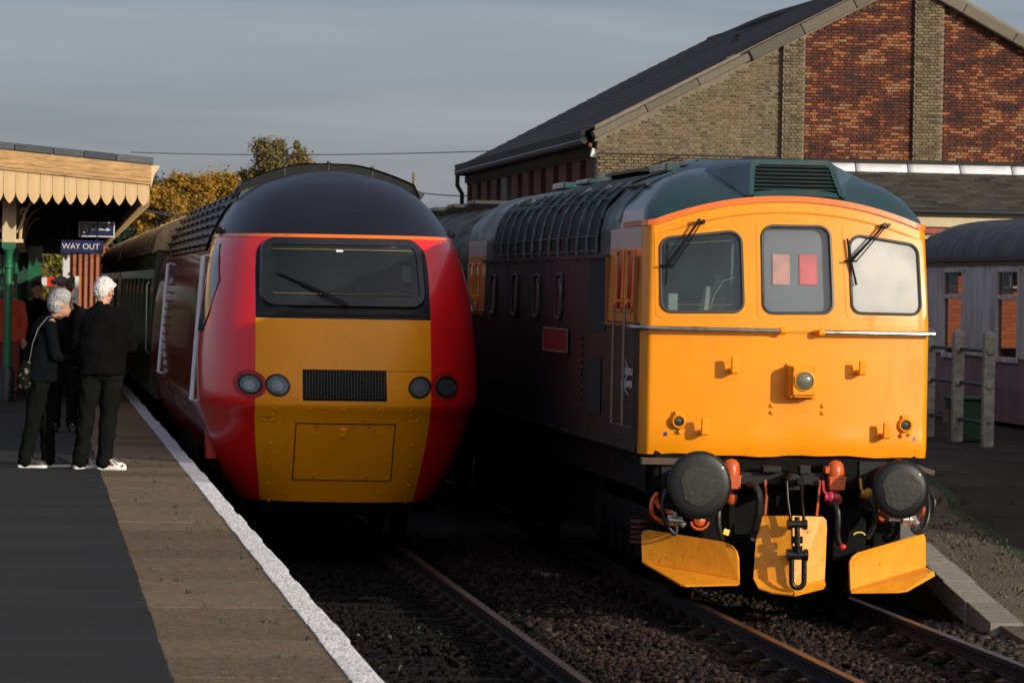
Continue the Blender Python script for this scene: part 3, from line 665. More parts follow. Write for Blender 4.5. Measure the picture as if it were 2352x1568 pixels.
# ------------------------------------------------------------------ PLATFORM CANOPY
CY = 56.6; CROT = -.009
m_cream = M('cream_board_paint', (.62, .42, .21), .55, var=.12, vs=2, stretch=(6,1,.7), bump=.2, bs=30, bstretch=(4,1,.3), dirt=((.42,.20,.07), .70, .05, 5, (6,1,1)))
m_fasc = M('weathered_fascia_timber', (.52, .31, .13), .65, var=.22, vs=3, stretch=(1,1,7), bump=.5, bs=16, bstretch=(.5,1,6), dirt=((.26,.13,.05), .60, .08, 3, (1.2,1,9)))
m_leadr = RAND('lead_roof_sheet', [(.075,.085,.10), (.10,.11,.125), (.055,.065,.08), (.13,.14,.15)], .5)
m_creamp = M('cream_iron_paint', (.66, .50, .30), .5, var=.06)
m_green = M('green_iron_paint', (.010, .13, .055), .35, coat=.3, var=.15)
m_greend = M('dark_green_boarding', (.006, .055, .028), .5, var=.2)
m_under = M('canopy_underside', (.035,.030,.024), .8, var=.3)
can = thing('platform_canopy', (0, CY, 0), 'cream timber platform canopy with pointed valance boards above the waiting people', 'canopy', rz=CROT)
XE = 1.60; BW = .168
def cz_top(x): return 4.10+.082*(XE-x)       # fascia foot
x = XE-BW; k = 0; bm0 = None
while x > -9:
    h0 = 3.76; zt_ = cz_top(x+BW/2)+.01; zp = h0-.0
    b = MB(); c = [(0, zt_), (0, h0+.155), (BW*.08, h0+.10), (BW*.25, h0+.045), (BW/2, h0), (BW*.75, h0+.045), (BW*.92, h0+.10), (BW-.003, h0+.155), (BW-.003, zt_)]
    b.prism(c[::-1], random.uniform(-.003,.003), .024, 'y'); o = b.build('valance_board', m_cream, can); o.location.x = x; x -= BW+.002
z1, z0 = cz_top(XE), cz_top(-9.0)
def plank(a, b_, y0, y1, name, mat, xr=XE+.02):
    q = MB(); q.add([(xr,y0,z1+a), (xr,y1,z1+a), (xr,y1,z1+b_), (xr,y0,z1+b_), (-9,y0,z0+a), (-9,y1,z0+a), (-9,y1,z0+b_), (-9,y0,z0+b_)], [(0,1,2,3), (4,5,6,7), (0,1,5,4), (1,2,6,5), (2,3,7,6), (3,0,4,7)]); return q.build(name, mat, can)
plank(0, .055, -.05, .05, 'fascia_moulding', m_fasc); plank(.060, .245, -.035, .05, 'fascia_board', m_fasc); plank(-.035, .0, -.035, .05, 'fascia_bead', m_fasc)
x = XE+.05
while x > -4:
    wd = random.uniform(.42,.60); b = MB(); zz = cz_top(x); za = cz_top(x-wd)
    b.add([(0,-.06,zz+.245), (0,.3,zz+.245), (0,.3,zz+.355), (0,-.06,zz+.350), (-wd+.006,-.06,za+.245), (-wd+.006,.3,za+.245), (-wd+.006,.3,za+.355), (-wd+.006,-.06,za+.350)], [(0,1,2,3), (4,5,6,7), (0,1,5,4), (1,2,6,5), (2,3,7,6), (3,0,4,7)])
    o = b.build('lead_flashing', m_leadr, can, bevel=.012, seg=1); o.location.x = x; x -= wd
b = MB(); CL = 75
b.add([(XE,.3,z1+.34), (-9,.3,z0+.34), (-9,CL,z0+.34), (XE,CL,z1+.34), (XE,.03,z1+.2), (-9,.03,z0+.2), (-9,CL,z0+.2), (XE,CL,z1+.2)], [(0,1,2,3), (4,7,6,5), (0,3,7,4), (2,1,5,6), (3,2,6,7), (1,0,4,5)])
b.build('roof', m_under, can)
b = MB(); b.bx(-9, XE-.03, CL-.1, CL, 3.55, 4.1); b.build('far_end_boarding', m_under, can)
# gutter moulding along the track side, seen end on, and the receding valance
b = MB(); pr = [(XE+.01, z1+.235), (XE+.14, z1+.235), (XE+.11, z1+.17), (XE+.055, z1+.09), (XE+.045, z1+.02), (XE+.01, z1-.10)]
b.prism(pr, -.02, CL, 'y'); b.build('gutter_moulding', m_creamp, can)
sb = MB(); c = [(0, 4.10), (0, 3.915), (BW*.25, 3.805), (BW/2, 3.76), (BW*.75, 3.805), (BW-.006, 3.915), (BW-.006, 4.10)]
sb.prism(c, XE-.025, XE, 'x'); p0_ = None
for k in range(int(CL/(BW+.004))):
    if k < 200:
        if p0_ is None: p0_ = sb.build('side_valance_board', m_cream, can); o = p0_
        else: o = p0_.copy(); COL.objects.link(o)
        o.location.y = .05+k*(BW+.004)
rest = MB()
for k in range(200, int(CL/(BW+.004))): rest.add([(v[0], v[1]+.05+k*(BW+.004), v[2]) for v in sb.v], sb.f)
tag(rest.build('far_side_valance_boards', m_cream, can), kind='stuff')
for k in range(37):
    b = MB(); b.bx(-9, XE-.03, 1+k*2, 1.12+k*2, 4.0, 4.18); o = b.build('roof_beam', m_under, can)
# iron columns with scrolled brackets
def column(y, lbl, first=None, x=-.36):
    if first: return dupe(first, (x, y, PZ), lbl)
    t = thing('canopy_column', (x, y, PZ), lbl, 'column', 'iron columns holding up the canopy')
    b = MB(); b.lathe([(.11,0), (.11,.42), (.085,.46), (.085,.5)], (0,0,0)); b.build('plinth', M('black_column_foot', (.012,.013,.013), .4), t, smooth=True)
    b = MB(); b.lathe([(.058,.5), (.062,.75), (.056,1.9), (.075,1.92), (.075,1.96), (.058,1.98), (.062,2.12), (.085,2.2)], (0,0,0)); b.box((0,0,2.235), (.20,.20,.07)); b.box((0,0,2.19), (.17,.17,.03)); b.build('shaft', m_green, t, smooth=True)
    b = MB(); b.bx(-.10,.10,-.10,.10, 2.272, 3.2); b.build('upper_post', m_creamp, t, bevel=.01)
    for s in (-1, 1):
        b = MB(); pts = [(s*.15, 0, 2.30)]+[(s*(.16+.30*(1-math.cos(a))), 0, 2.32+.62*math.sin(a)) for a in np.linspace(0, PI/2, 9)]
        b.tube(pts, .022, 6); b.tube([(s*(.20+.055*math.cos(a)*(1-a/16)), 0, 2.72+.055*math.sin(a)*(1-a/16)) for a in np.linspace(0, 9, 22)], .013, 5)
        b.tube([(s*.11,0,2.42), (s*.16,0,2.52), (s*.20,0,2.66)], .012, 5); b.box((s*.15,0,2.30), (.11,.05,.05)); b.build('scroll_bracket', m_creamp, t, smooth=True)
    return t
c0 = column(57.75, 'nearest canopy column, green shaft with cream scrolled top, in front of the red coat')
column(68, 'second canopy column, green in the shade behind the nearest one', c0); column(78, 'third canopy column, deep under the dark canopy', c0)
# green station front under the canopy
st = thing('green_station_house', (0,0,0), 'dark green boarded station house in the shade under the canopy', 'building')
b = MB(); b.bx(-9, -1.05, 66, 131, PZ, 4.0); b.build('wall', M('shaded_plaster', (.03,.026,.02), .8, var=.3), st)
for k in range(6):
    b = MB(); b.bx(-1.02+k*.13, -.91+k*.13, 65.7, 65.9, PZ, 3.1); b.build('boarding_post', m_green if k > 1 else m_greend, st)
b = MB(); b.bx(-1.1, -.2, 65.9, 66.0, PZ, 2.6); b.build('boarding', m_greend, st)
b = MB(); b.bx(-.12, .15, 84, 84.3, PZ, 3.25); b.bx(-.16,.19, 83.95, 84.35, 3.25, 3.4); b.build('end_pilaster', m_green, st)
b = MB(); b.bx(-9, -.11, 88, 88.3, PZ, 4.0); b.build('end_wall', m_greend, st)
# hanging signs
m_blue = M('blue_enamel_sign', (.006,.010,.085), .3, coat=.3, var=.08); m_wl = M('white_lettering', (.72,.72,.70), .5, var=.03)
def sign(px0, px1, py0, py1, Y, name, label, frame):
    x0, za = P(px0, py0, Y); x1, zb = P(px1, py1, Y); cx, cz = (x0+x1)/2, (za+zb)/2; w2, h2 = (x1-x0)/2, abs(za-zb)/2
    t = thing(name, (cx, Y, cz), label, 'sign'); b = MB(); b.bx(-w2, w2, 0, .04, -h2, h2); b.build('panel', m_blue, t)
    if frame:
        b = MB(); 
        for a in ((-w2,w2,-h2,-h2+.018), (-w2,w2,h2-.018,h2), (-w2,-w2+.018,-h2+.018,h2-.018), (w2-.018,w2,-h2+.018,h2-.018)): b.bx(a[0], a[1], -.006, -.001, a[2], a[3])
        b.build('border', m_wl, t)
    b = MB(); 
    for s in (-.7,.7): b.bx(s*w2-.01, s*w2+.01, .01, .03, h2, 4.05-cz)
    b.each('hanger', m_black, t)
    return t, w2, h2
t, w2, h2 = sign(181, 263, 509, 545, 66, 'platform_number_sign', 'blue hanging sign with a 3 and a double arrow', True)
text_obj('3', .20, m_wl, (-w2*.62, -.006, 0), (PI/2, 0, 0), t)
b = MB(); ax0, ax1 = -w2*.28, w2*.78
b.bx(ax0+.05, ax1-.05, -.006, -.001, -.010, .010)
for s, xx in ((-1, ax0), (1, ax1)): b.prism([(xx, 0), (xx-s*.07, .032), (xx-s*.05, 0), (xx-s*.07, -.032)], -.006, -.001, 'y')
b.build('double_arrow', m_wl, t)
t, w2, h2 = sign(140, 237, 551, 582, 64, 'way_out_sign', 'blue sign reading WAY OUT hanging below the number 3 sign', False)
text_obj('WAY', .125, m_wl, (-w2*.52, -.006, 0), (PI/2, 0, 0), t); text_obj('OUT', .125, m_wl, (w2*.42, -.006, 0), (PI/2, 0, 0), t)
# ------------------------------------------------------------------ background beyond the platform end
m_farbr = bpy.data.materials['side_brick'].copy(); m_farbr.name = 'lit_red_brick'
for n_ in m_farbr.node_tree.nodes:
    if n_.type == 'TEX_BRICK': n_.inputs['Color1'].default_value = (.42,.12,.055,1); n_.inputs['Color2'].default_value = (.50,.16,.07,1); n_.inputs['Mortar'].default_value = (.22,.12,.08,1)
fb = thing('red_brick_workshop', (0,0,0), 'tall orange brick wall with dark ribs beyond the end of the platform', 'building')
x0, zt1 = P(157, 560, 133.5); x1, _ = P(250, 560, 133.5)
b = MB(); b.bx(x0, x1, 133.5, 143, -.3, zt1); b.build('wall', m_farbr, fb)
for k in range(7): b = MB(); xx = x0+.15+k*(x1-x0)/7; b.bx(xx, xx+.022, 133.4, 133.5, -.3, zt1-.1); b.build('downpipe', M('dark_rib', (.03,.02,.018), .7), fb)
b = MB(); b.prism([(x0-.3, zt1), (x1+.2, zt1), (x1-.35, zt1+.55), (x0+.8, zt1+.55)], 133.3, 143, 'y'); b.build('roof', m_slate, fb)
# semaphore signal
sx, sz = P(151, 690, 112)
sg = thing('semaphore_signal', (sx, 112, -.2), 'white signal post with a red and white arm seen above the woman', 'signal')
b = MB(); b.bx(-.09,.09,-.09,.09, 0, 3.7); b.build('post', m_white, sg); 
xa, za = P(96, 645, 112); b = MB(); b.bx(xa-sx+.14, -.09, -.13,-.10, za+.2-.13, za+.2+.10); b.build('arm', M('signal_red', (.75,.03,.02), .4), sg); b = MB(); b.bx(xa-sx, xa-sx+.14, -.13,-.10, za+.2-.13, za+.2+.10); b.build('arm_tip', m_white, sg)
b = MB(); b.tube([(.10,-.14,za+.45), (.22,-.14,za+.30), (.22,-.14,za+.02), (.08,-.14,za-.05)], .03, 6); b.cyl((.10,-.16,za+.2),(.10,.0,za+.2),.11,None,14); b.build('spectacle', m_black, sg)
b = MB(); b.bx(.22,.36,-.1,.1,0,za+.35); b.build('ladder_post', m_white, sg)

# trees
def leaves(name, blobs, mat, n, size, parent, seed=1):
    rng = np.random.default_rng(seed); bl = np.array([b_[:6] for b_ in blobs], float); wts = (bl[:,3]*bl[:,4]*bl[:,5]); wts /= wts.sum()
    idx = rng.choice(len(bl), n, p=wts); d = rng.normal(0, 1, (n,3)); d /= np.linalg.norm(d, axis=1)[:,None]; r = np.abs(rng.normal(0, .62, n))
    c = bl[idx,:3]+d*r[:,None]*bl[idx,3:6]
    nn = rng.normal(0, 1, (n,3)); nn /= np.linalg.norm(nn, axis=1)[:,None]; u = np.cross(nn, rng.normal(0,1,(n,3))); u /= np.linalg.norm(u, axis=1)[:,None]; v = np.cross(nn, u)
    s = size*rng.uniform(.5,1.3,n)[:,None]; V = np.stack([c-u*s, c+v*s*.6, c+u*s, c-v*s*.6], 1).reshape(-1,3)
    me = bpy.data.meshes.new(name); me.vertices.add(n*4); me.vertices.foreach_set('co', V.reshape(-1)); me.loops.add(n*4); me.loops.foreach_set('vertex_index', np.arange(n*4, dtype=np.int32))
    me.polygons.add(n); me.polygons.foreach_set('loop_start', (np.arange(n)*4).astype(np.int32)); me.polygons.foreach_set('loop_total', np.full(n, 4, np.int32)); me.update(calc_edges=True)
    cl = rng.uniform(0,1,len(bl)); at = me.attributes.new('rnd', 'FLOAT', 'FACE'); at.data.foreach_set('value', np.clip(cl[idx]*.6+rng.uniform(0,.4,n), 0, 1))
    me.materials.append(mat); o = bpy.data.objects.new(name, me); COL.objects.link(o); o.parent = parent; return o
LC = {'gold': RAND('gold_leaves', [(.05,.035,.01), (.20,.11,.015), (.42,.23,.025), (.30,.14,.015), (.12,.12,.03), (.07,.07,.02)], .7, 'attr'),
      'olive': RAND('olive_leaves', [(.05,.05,.02), (.16,.12,.045), (.11,.10,.035), (.24,.16,.05), (.08,.075,.03)], .7, 'attr'),
      'green': RAND('dark_green_leaves', [(.012,.028,.014), (.020,.045,.022), (.03,.055,.028), (.016,.035,.02)], .7, 'attr'),
      'lit': RAND('yellow_green_leaves', [(.10,.12,.02), (.20,.17,.03), (.14,.12,.03)], .7, 'attr')}
m_bark = M('tree_bark', (.05,.038,.028), .9, var=.3)
def tree(px, Y, ptop, pbot, wpx, label, col, n, size, seed, group='trees beyond the trains', sparse=False, kind='autumn_tree'):
    rr = random.Random(seed); x, zt_ = P(px, ptop, Y); _, zb = P(px, pbot, Y); hw = wpx*Y/FPX/2
    t = thing(kind, (x, Y, -.3), label, 'tree', group); H = zt_+.3; base = max(.8, zb+.3)
    tips = []; b = MB(); b.tube([(0,0,0), (.05*hw,0,base*.6), (0,.1,H*.75)], [.16*hw**.5+.05, .12*hw**.5, .03], 7)
    bl = []; nb = 44 if not sparse else 46
    for k in range(nb):
        a = rr.uniform(0, 2*PI); f = rr.uniform(0,1)**.8; zz = base+(H-base)*f*.95; rad_ = hw*(.35+.65*math.sin(PI*(.15+.75*(1-f))))*rr.uniform(.35,.95)
        c = (math.cos(a)*rad_, math.sin(a)*rad_*.9, zz); s = hw*rr.uniform(.16,.38)*(1 if not sparse else .8)
        bl.append((*c, s, s, s*rr.uniform(.7,1.2))); z0 = max(.3, zz-rr.uniform(.5,1.3)*hw*.6)
        b.tube([(0,0,min(z0, H*.7)), (c[0]*.5, c[1]*.5, (z0+zz)/2+.1), c, (c[0]*1.15, c[1]*1.15, c[2]+s*1.3)], [.05*hw**.5, .035*hw**.5, .015, .006], 5)
    b.build('trunk', m_bark, t, smooth=True); leaves('crown', bl, LC[col], n, size, t, seed)
    return t
tree(640, 150, 322, 470, 165, 'airy olive and gold tree standing tallest behind the red train', 'olive', 30000, .065, 4, sparse=True)
tree(575, 152, 392, 500, 90, 'small olive tree at the foot of the tallest tree', 'olive', 12000, .065, 41)
tree(505, 140, 405, 520, 110, 'dark gold tree between the yellow tree and the tallest one', 'gold', 24000, .062, 5)
tree(430, 138, 410, 530, 150, 'bright yellow autumn tree between the orange and dark gold ones', 'gold', 32000, .062, 6)
tree(372, 136, 440, 560, 110, 'orange autumn tree next to the canopy end', 'gold', 24000, .062, 8)
tree(300, 170, 425, 640, 200, 'dark green tree seen beside the canopy edge', 'green', 18000, .12, 9, kind='evergreen_tree')
tree(400, 172, 500, 640, 160, 'dark green tree low behind the green coaches', 'green', 14000, .12, 10, kind='evergreen_tree')
tree(118, 156, 550, 690, 80, 'sunlit yellow-green bush seen under the canopy', 'lit', 5000, .10, 11, kind='autumn_tree')
tree(205, 195, 520, 650, 120, 'dark green bush behind the orange brick wall', 'green', 4000, .16, 12, kind='evergreen_tree')
b = MB(); rr = random.Random(2); bl = [(rr.uniform(-45, 90), 250+rr.uniform(-8,8), rr.uniform(-1,3.2), rr.uniform(2,4), 3, rr.uniform(1.5,2.6)) for _ in range(150)]
hd = leaves('distant_woodland', bl, LC['green'], 26000, .35, None, 77); tag(hd, kind='stuff')
b = MB(); b.prism([(-300,-1), (300,-1), (300,2.2), (-300,2.2)], 300, 420, 'y'); tag(b.build('far_rise', M('far_field', (.03,.035,.02), .9)), kind='structure')
# telegraph pole and wires
px_, pz_ = P(952, 397, 112)
tp = thing('telegraph_pole', (px_, 112, -.3), 'pale wooden telegraph pole rising between the two trains', 'pole')
b = MB(); b.cyl((0,0,0), (0,0,pz_+.3), .085, .06, 10); b.build('post', M('weathered_pole', (.20,.17,.12), .85, var=.3, stretch=(4,4,.5)), tp, smooth=True)
b = MB(); b.cyl((-.12,0,pz_-.22), (-.02,0,pz_-.22), .05, .04, 8); b.bx(-.16,0,-.03,.03,pz_-.33,pz_-.28); b.build('insulator', m_black, tp)
def wire(p0, p1, sag, r, label):
    a = Vector((*(lambda q: (q[0], p0[2], q[1]))(P(p0[0], p0[1], p0[2])),)); c = Vector((*(lambda q: (q[0], p1[2], q[1]))(P(p1[0], p1[1], p1[2])),))
    b = MB(); b.tube([a.lerp(c, t)-Vector((0,0,4*sag*t*(1-t))) for t in np.linspace(0,1,21)], r, 5)
    tag(b.build('overhead_wire', M('dark_cable', (.05,.05,.05), .7), smooth=True), label, 'wire', 'overhead wires')
wire((300, 350, 120), (1240, 343, 95), .10, .012, 'thin level wire crossing the sky from the canopy to the shed roof')
wire((954, 441, 111.9), (1560, 360, 72), .35, .016, 'thicker sagging cable from the telegraph pole to the shed')
wire((325, 481, 100), (460, 497, 140), .02, .014, 'upper pale wire low beside the canopy end'); wire((325, 481, 101), (470, 503, 140), .06, .014, 'lower pale wire low beside the canopy end')
# concrete post and rail fence on the dock
m_conc = M('lichen_concrete_post', (.33,.31,.26), .95, var=.35, vs=9, bump=.8, bs=25, dirt=((.26,.25,.21), .62, .06, 16, (1,1,1)))
fn = thing('post_and_rail_fence', (11.05, 45.62, PZ), 'lichen-grey concrete post and iron rail fence in front of the grey carriage', 'fence')
pb = MB(); q = [(-.066,0), (.066,0), (.066,1.28)]+[(.066*math.cos(a), 1.29+.06*math.sin(a)) for a in np.linspace(.2, PI-.2, 6)]+[(-.066,1.28)]
pb.prism(q, -.06,.06,'y'); pb.cyl((0,-.08,1.12), (0,-.06,1.12), .045, None, 10); pb.cyl((0,-.08,.72), (0,-.06,.72), .045, None, 10); pb.cyl((0,-.08,.3), (0,-.06,.3), .03, None, 10)
p0_ = None
for k in range(0, 8):
    if p0_ is None: p0_ = pb.build('concrete_post', m_conc, fn, bevel=.008, seg=1); o = p0_
    else: o = p0_.copy(); COL.objects.link(o)
    o.location = (0, k*1.55, 0)
for zz in (1.12, .72, .28):
    b = MB(); b.tube([(0.02, 0, zz), (0.02, 10.9, zz)], .022, 8); b.build('iron_rail', M('grey_iron_rail', (.05,.055,.055), .6, var=.3), fn, smooth=True)
gx, gz_ = P(2222, 1010, 47.5)
bn = thing('green_grit_bin', (gx, 47.5, PZ), 'dark green bin standing behind the concrete fence', 'bin')
b = MB(); b.prism([(-.20,0), (.20,0), (.23,.5), (-.23,.5)], -.22, .22, 'y'); b.build('tub', M('green_bin_plastic', (.004,.05,.02), .5, var=.3), bn, bevel=.02); b = MB(); b.prism([(-.25,.50), (.25,.50), (.25,.54), (-.25,.54)], -.25, .25, 'y'); b.build('lid', M('green_bin_plastic', (.004,.05,.02)), bn, bevel=.01)
nx, nz = P(2178, 955, 47.3); b = MB(); b.box((0,0,0), (.10,.02,.17), (.1,.35,0)); b.bx(-.012,.012,-.012,.012,-(nz-PZ),-.05); tag(b.build('paper_notice', M('grey_paper_card', (.16,.13,.11), .8), loc=(nx, 47.3, nz)), 'small tilted pale notice on a stake beside the green bin', 'notice')
# ------------------------------------------------------------------ RED HIGH-SPEED POWER CAR
HO = (3.11, 40.0, 0.0)
def PL(px, py, Y, O): X, Z = P(px, py, Y); return X-O[0], Z-O[2]
hst = thing('streamlined_power_car', HO, 'red streamlined power car with yellow nose and dark roof, standing at the platform', 'train')
WT = [(.42,.90), (.54,1.00), (.8,1.16), (1.1,1.28), (1.35,1.355), (1.5,1.41), (1.56,1.42), (1.9,1.42), (2.3,1.395), (2.7,1.34), (3.0,1.275), (3.2,1.205), (3.28,1.165), (3.45,1.07), (3.6,.95), (3.75,.75), (3.84,.52), (3.895,.28), (3.912,.06)]
FT = [(.42,.62), (.54,.54), (.8,.38), (1.1,.21), (1.4,.06), (1.5,.0), (1.54,.0), (1.9,.05), (2.36,.17), (2.8,.40), (3.2,.70), (3.28,.80), (3.45,1.06), (3.6,1.34), (3.75,1.72), (3.84,2.05), (3.895,2.30), (3.912,2.5)]
LT = [(.42,.9), (1.5,1.35), (3.2,1.5), (3.5,1.3), (3.912,.6)]
BT = [(.42,.77), (.54,.79), (1.5,.885), (2.36,.885), (2.9,.88), (3.02,.865), (3.12,.80), (3.19,.66), (3.2,.60), (3.912,.03)]
def hW(z): return interp(WT, z)
def hF(z): return interp(FT, z)
def hL(z): return interp(LT, z)
def hB(z): return min(interp(BT, z), .8*hW(z))
def hS(x, z):
    u = min(.99999, abs(x)/hW(z)); return hF(z)+hL(z)*(1-(1-u**3.0)**(1/2.1))
def HP(x, z, off=0):
    e = .02; y = hS(x, z)
    dx = (hS(x+e, z)-hS(x-e, z))/(2*e); dz = (hS(x, z+e)-hS(x, z-e))/(2*e)
    n = Vector((dx, -1, dz)).normalized(); b_ = hB(z)
    if x > b_: x += .05*(x-b_)/(hW(z)-b_)*min(1,max(0,(3.9-z)/.7))
    return Vector((x, y, z))+n*off
RW = .05
def HC(sg, t, z, off=0):        # cheek / side: t 0..1 wraps the corner, t-1 metres beyond
    b, W = hB(z), hW(z)
    if t <= 1: x = b+(W-b)*math.sin(t*PI/2); y = hS(x, z) if x < W*.99999 else hF(z)+hL(z)
    else: x = W; y = hF(z)+hL(z)+(t-1)
    if sg > 0: x += RW*max(0,(x-b)/(W-b))*min(1,max(0,(3.9-z)/.7))
    p = Vector((sg*x, y, z))
    if off:
        def q(tt, zz): return HC(sg, tt, zz)
        n = (q(t+.01, z)-q(t-.01, z)).cross(q(t, z+.01)-q(t, z-.01)).normalized()
        if n.x*sg < 0: n = -n
        p = p+n*off
    return p
GLX, GLZ0, GLZ1 = .70, 2.60, 3.03
zs = sorted(set([.50,.54,.62,.72,.84,.96,1.08,1.2,1.3,1.38,1.44,1.48,1.50,1.515,1.535,1.56,1.62,1.72,1.85,2.0,2.18,2.36,2.45,GLZ0,2.72,2.85,GLZ1,3.07,3.10,3.13,3.16,3.18,3.20,3.203,3.23,3.28,3.34,3.40,3.46,3.52,3.57,3.62,3.66,3.70,3.735,3.765,3.79,3.81,3.825,3.84,3.855,3.87,3.882,3.892,3.90,3.906,3.910,3.912]))
LEN = 17.5; RB = []
for z in zs:
    b_, W = hB(z), hW(z); half = []
    for u in (0,.15,.3,.45,.6,.75,.88,1.0): half.append((u*min(GLX, b_*.93), None))
    for u in (.35,.7, 1.0):
        g0 = min(GLX, b_*.93); half.append((g0+(b_-g0)*u, None))
    nB = 16
    for k in range(1, nB+1):
        t = k/nB; x = b_+(W-b_)*math.sin(t*PI/2); half.append((x, hF(z)+hL(z) if k == nB else None))
    for yy in (4.6, 6, 9, 12, 15, LEN): half.append((W, yy))
    pts = [(x, hS(x, z) if y is None else y, z) for x, y in half]
    RB.append([(-x, y, zz) for x, y, zz in pts[:0:-1]]+[(x+RW*max(0,(x-b_)/(W-b_))*min(1,max(0,(3.9-zz)/.7)), y, zz) for x, y, zz in pts])
nc = len(RB[0]); mid = nc//2
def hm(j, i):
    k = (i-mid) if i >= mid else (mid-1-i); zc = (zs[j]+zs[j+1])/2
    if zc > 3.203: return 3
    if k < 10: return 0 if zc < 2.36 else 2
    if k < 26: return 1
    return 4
def hskip(j, i):
    k = (i-mid) if i >= mid else (mid-1-i); return k < 7 and zs[j] >= GLZ0-1e-6 and zs[j+1] <= GLZ1+1e-6
b = MB(); b.grid(RB, mf=hm, skip=hskip); last = [r[0] for r in RB]+[r[-1] for r in RB[::-1]]; b.add(last, [tuple(range(len(last)))], 4)
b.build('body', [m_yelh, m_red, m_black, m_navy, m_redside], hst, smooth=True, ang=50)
# orange line under the roof
b = MB(); n0 = [(x, hS(x, 3.19)) for x in np.linspace(-1.19, 1.19, 60)]
rows = []
for z in (3.178, 3.212):
    r = [HC(-1, t, z, .004) for t in np.linspace(5, 1, 8)]+[HC(-1, t, z, .004) for t in np.linspace(.97, .05, 14)]+[HP(x, z, .004) for x in np.linspace(-hB(z)*.97, hB(z)*.97, 13)]+[HC(1, t, z, .004) for t in np.linspace(.05, .97, 14)]+[HC(1, t, z, .004) for t in np.linspace(1, 5, 8)]
    rows.append(r)
b.grid(rows); b.build('orange_line', m_orange, hst, smooth=True)
# windscreen: black frame, rubber, glass
g4 = [(-.775, 2.545), (.775, 2.545), (.745, 3.095), (-.745, 3.095)]
inner = rpoly(g4, .085); outer = rpoly(grow(g4, .075), .14); outer, inner = dens([outer, inner])
b = MB(); ring(b, outer, scale_poly(outer, .965), HP, .004, .03); ring(b, scale_poly(outer, .965), inner, HP, .03, .022); ring(b, inner, scale_poly(inner, .985), HP, .022, -.03)
b.build('windscreen_frame', M('windscreen_frame_black', (.010,.012,.015), .35, coat=.2, var=.2, vs=9, bump=.15, bs=40), hst, smooth=True, ang=30)
b = MB(); patch(b, inner, HP, .010, 6); b.build('windscreen', GLASS('tinted_windscreen', (.50,.58,.58), .05, (.20,.26,.27)), hst, smooth=True)
b = MB(); b.tube([HP(x, 3.045, .024) for x in np.linspace(-.70,.70,12)], .0035, 4); b.tube([HP(x, 2.60, .024) for x in np.linspace(-.70,.70,12)], .0035, 4)
b.each('yellow_reflection_line', M('thin_yellow_line', (.26,.18,.04), .5), hst)  # thin yellow tubes stand in for reflections across the windscreen
b = MB(); p = HP(-.035, 3.035, .02); b.box(p, (.07,.004,.03), (-.6,0,0)); b.build('window_sticker', m_white, hst)
b = MB(); b.grid([[HP(x, z, .006) for x in (.60,.69)] for z in (2.74, 2.90)]); b.build('paper_notice', M('faded_paper', (.10,.11,.10), .8), hst)
# wiper
b = MB(); b.tube([HP(.01, 2.50, .05), HP(-.12,2.56,.06), HP(-.42,2.70,.05)], .009, 6); b.tube([HP(-.66,2.80,.035), HP(-.42,2.695,.038), HP(-.20,2.60,.035)], .011, 6); b.tube([HP(-.02, 2.49,.05), HP(-.16,2.555,.06), HP(-.42,2.685,.05)], .006, 6); b.cyl(HP(.01,2.49,.0), HP(.01,2.49,.07), .025)
b.build('windscreen_wiper', m_black, hst, smooth=True)
b = MB(); b.grid([[HP(x, z, .006) for x in np.linspace(-.80,.78,9)] for z in (2.385, 2.415)]); b.build('scuttle_grille', M('pure_black_slot', (.002,.002,.002), .8), hst)
# cab interior seen through the glass
b = MB(); b.bx(-1.05,1.05,2.6,2.63,1.9,3.15); b.bx(-1.05,1.05,1.0,2.6,1.88,1.9); b.bx(-1.05,1.05,1.3,2.6,3.14,3.15); b.bx(-1.06,-1.05,1.2,2.6,1.9,3.15); b.bx(1.05,1.06,1.2,2.6,1.9,3.15)
b.build('cab_interior', M('cab_lining_grey', (.11,.15,.15), .7, var=.2), hst)
b = MB(); b.box((0,.75,2.36), (1.5,.5,.12), (-.35,0,0)); b.box((-.5,2.3,2.2), (.45,.1,.7)); b.bx(.28,.30, 2.5,2.59,1.9,3.1); b.bx(-.2,-.18, 2.5,2.59,1.9,3.1); b.each('cab_fitting', M('desk_grey', (.03,.035,.035), .6), hst, bevel=.02)
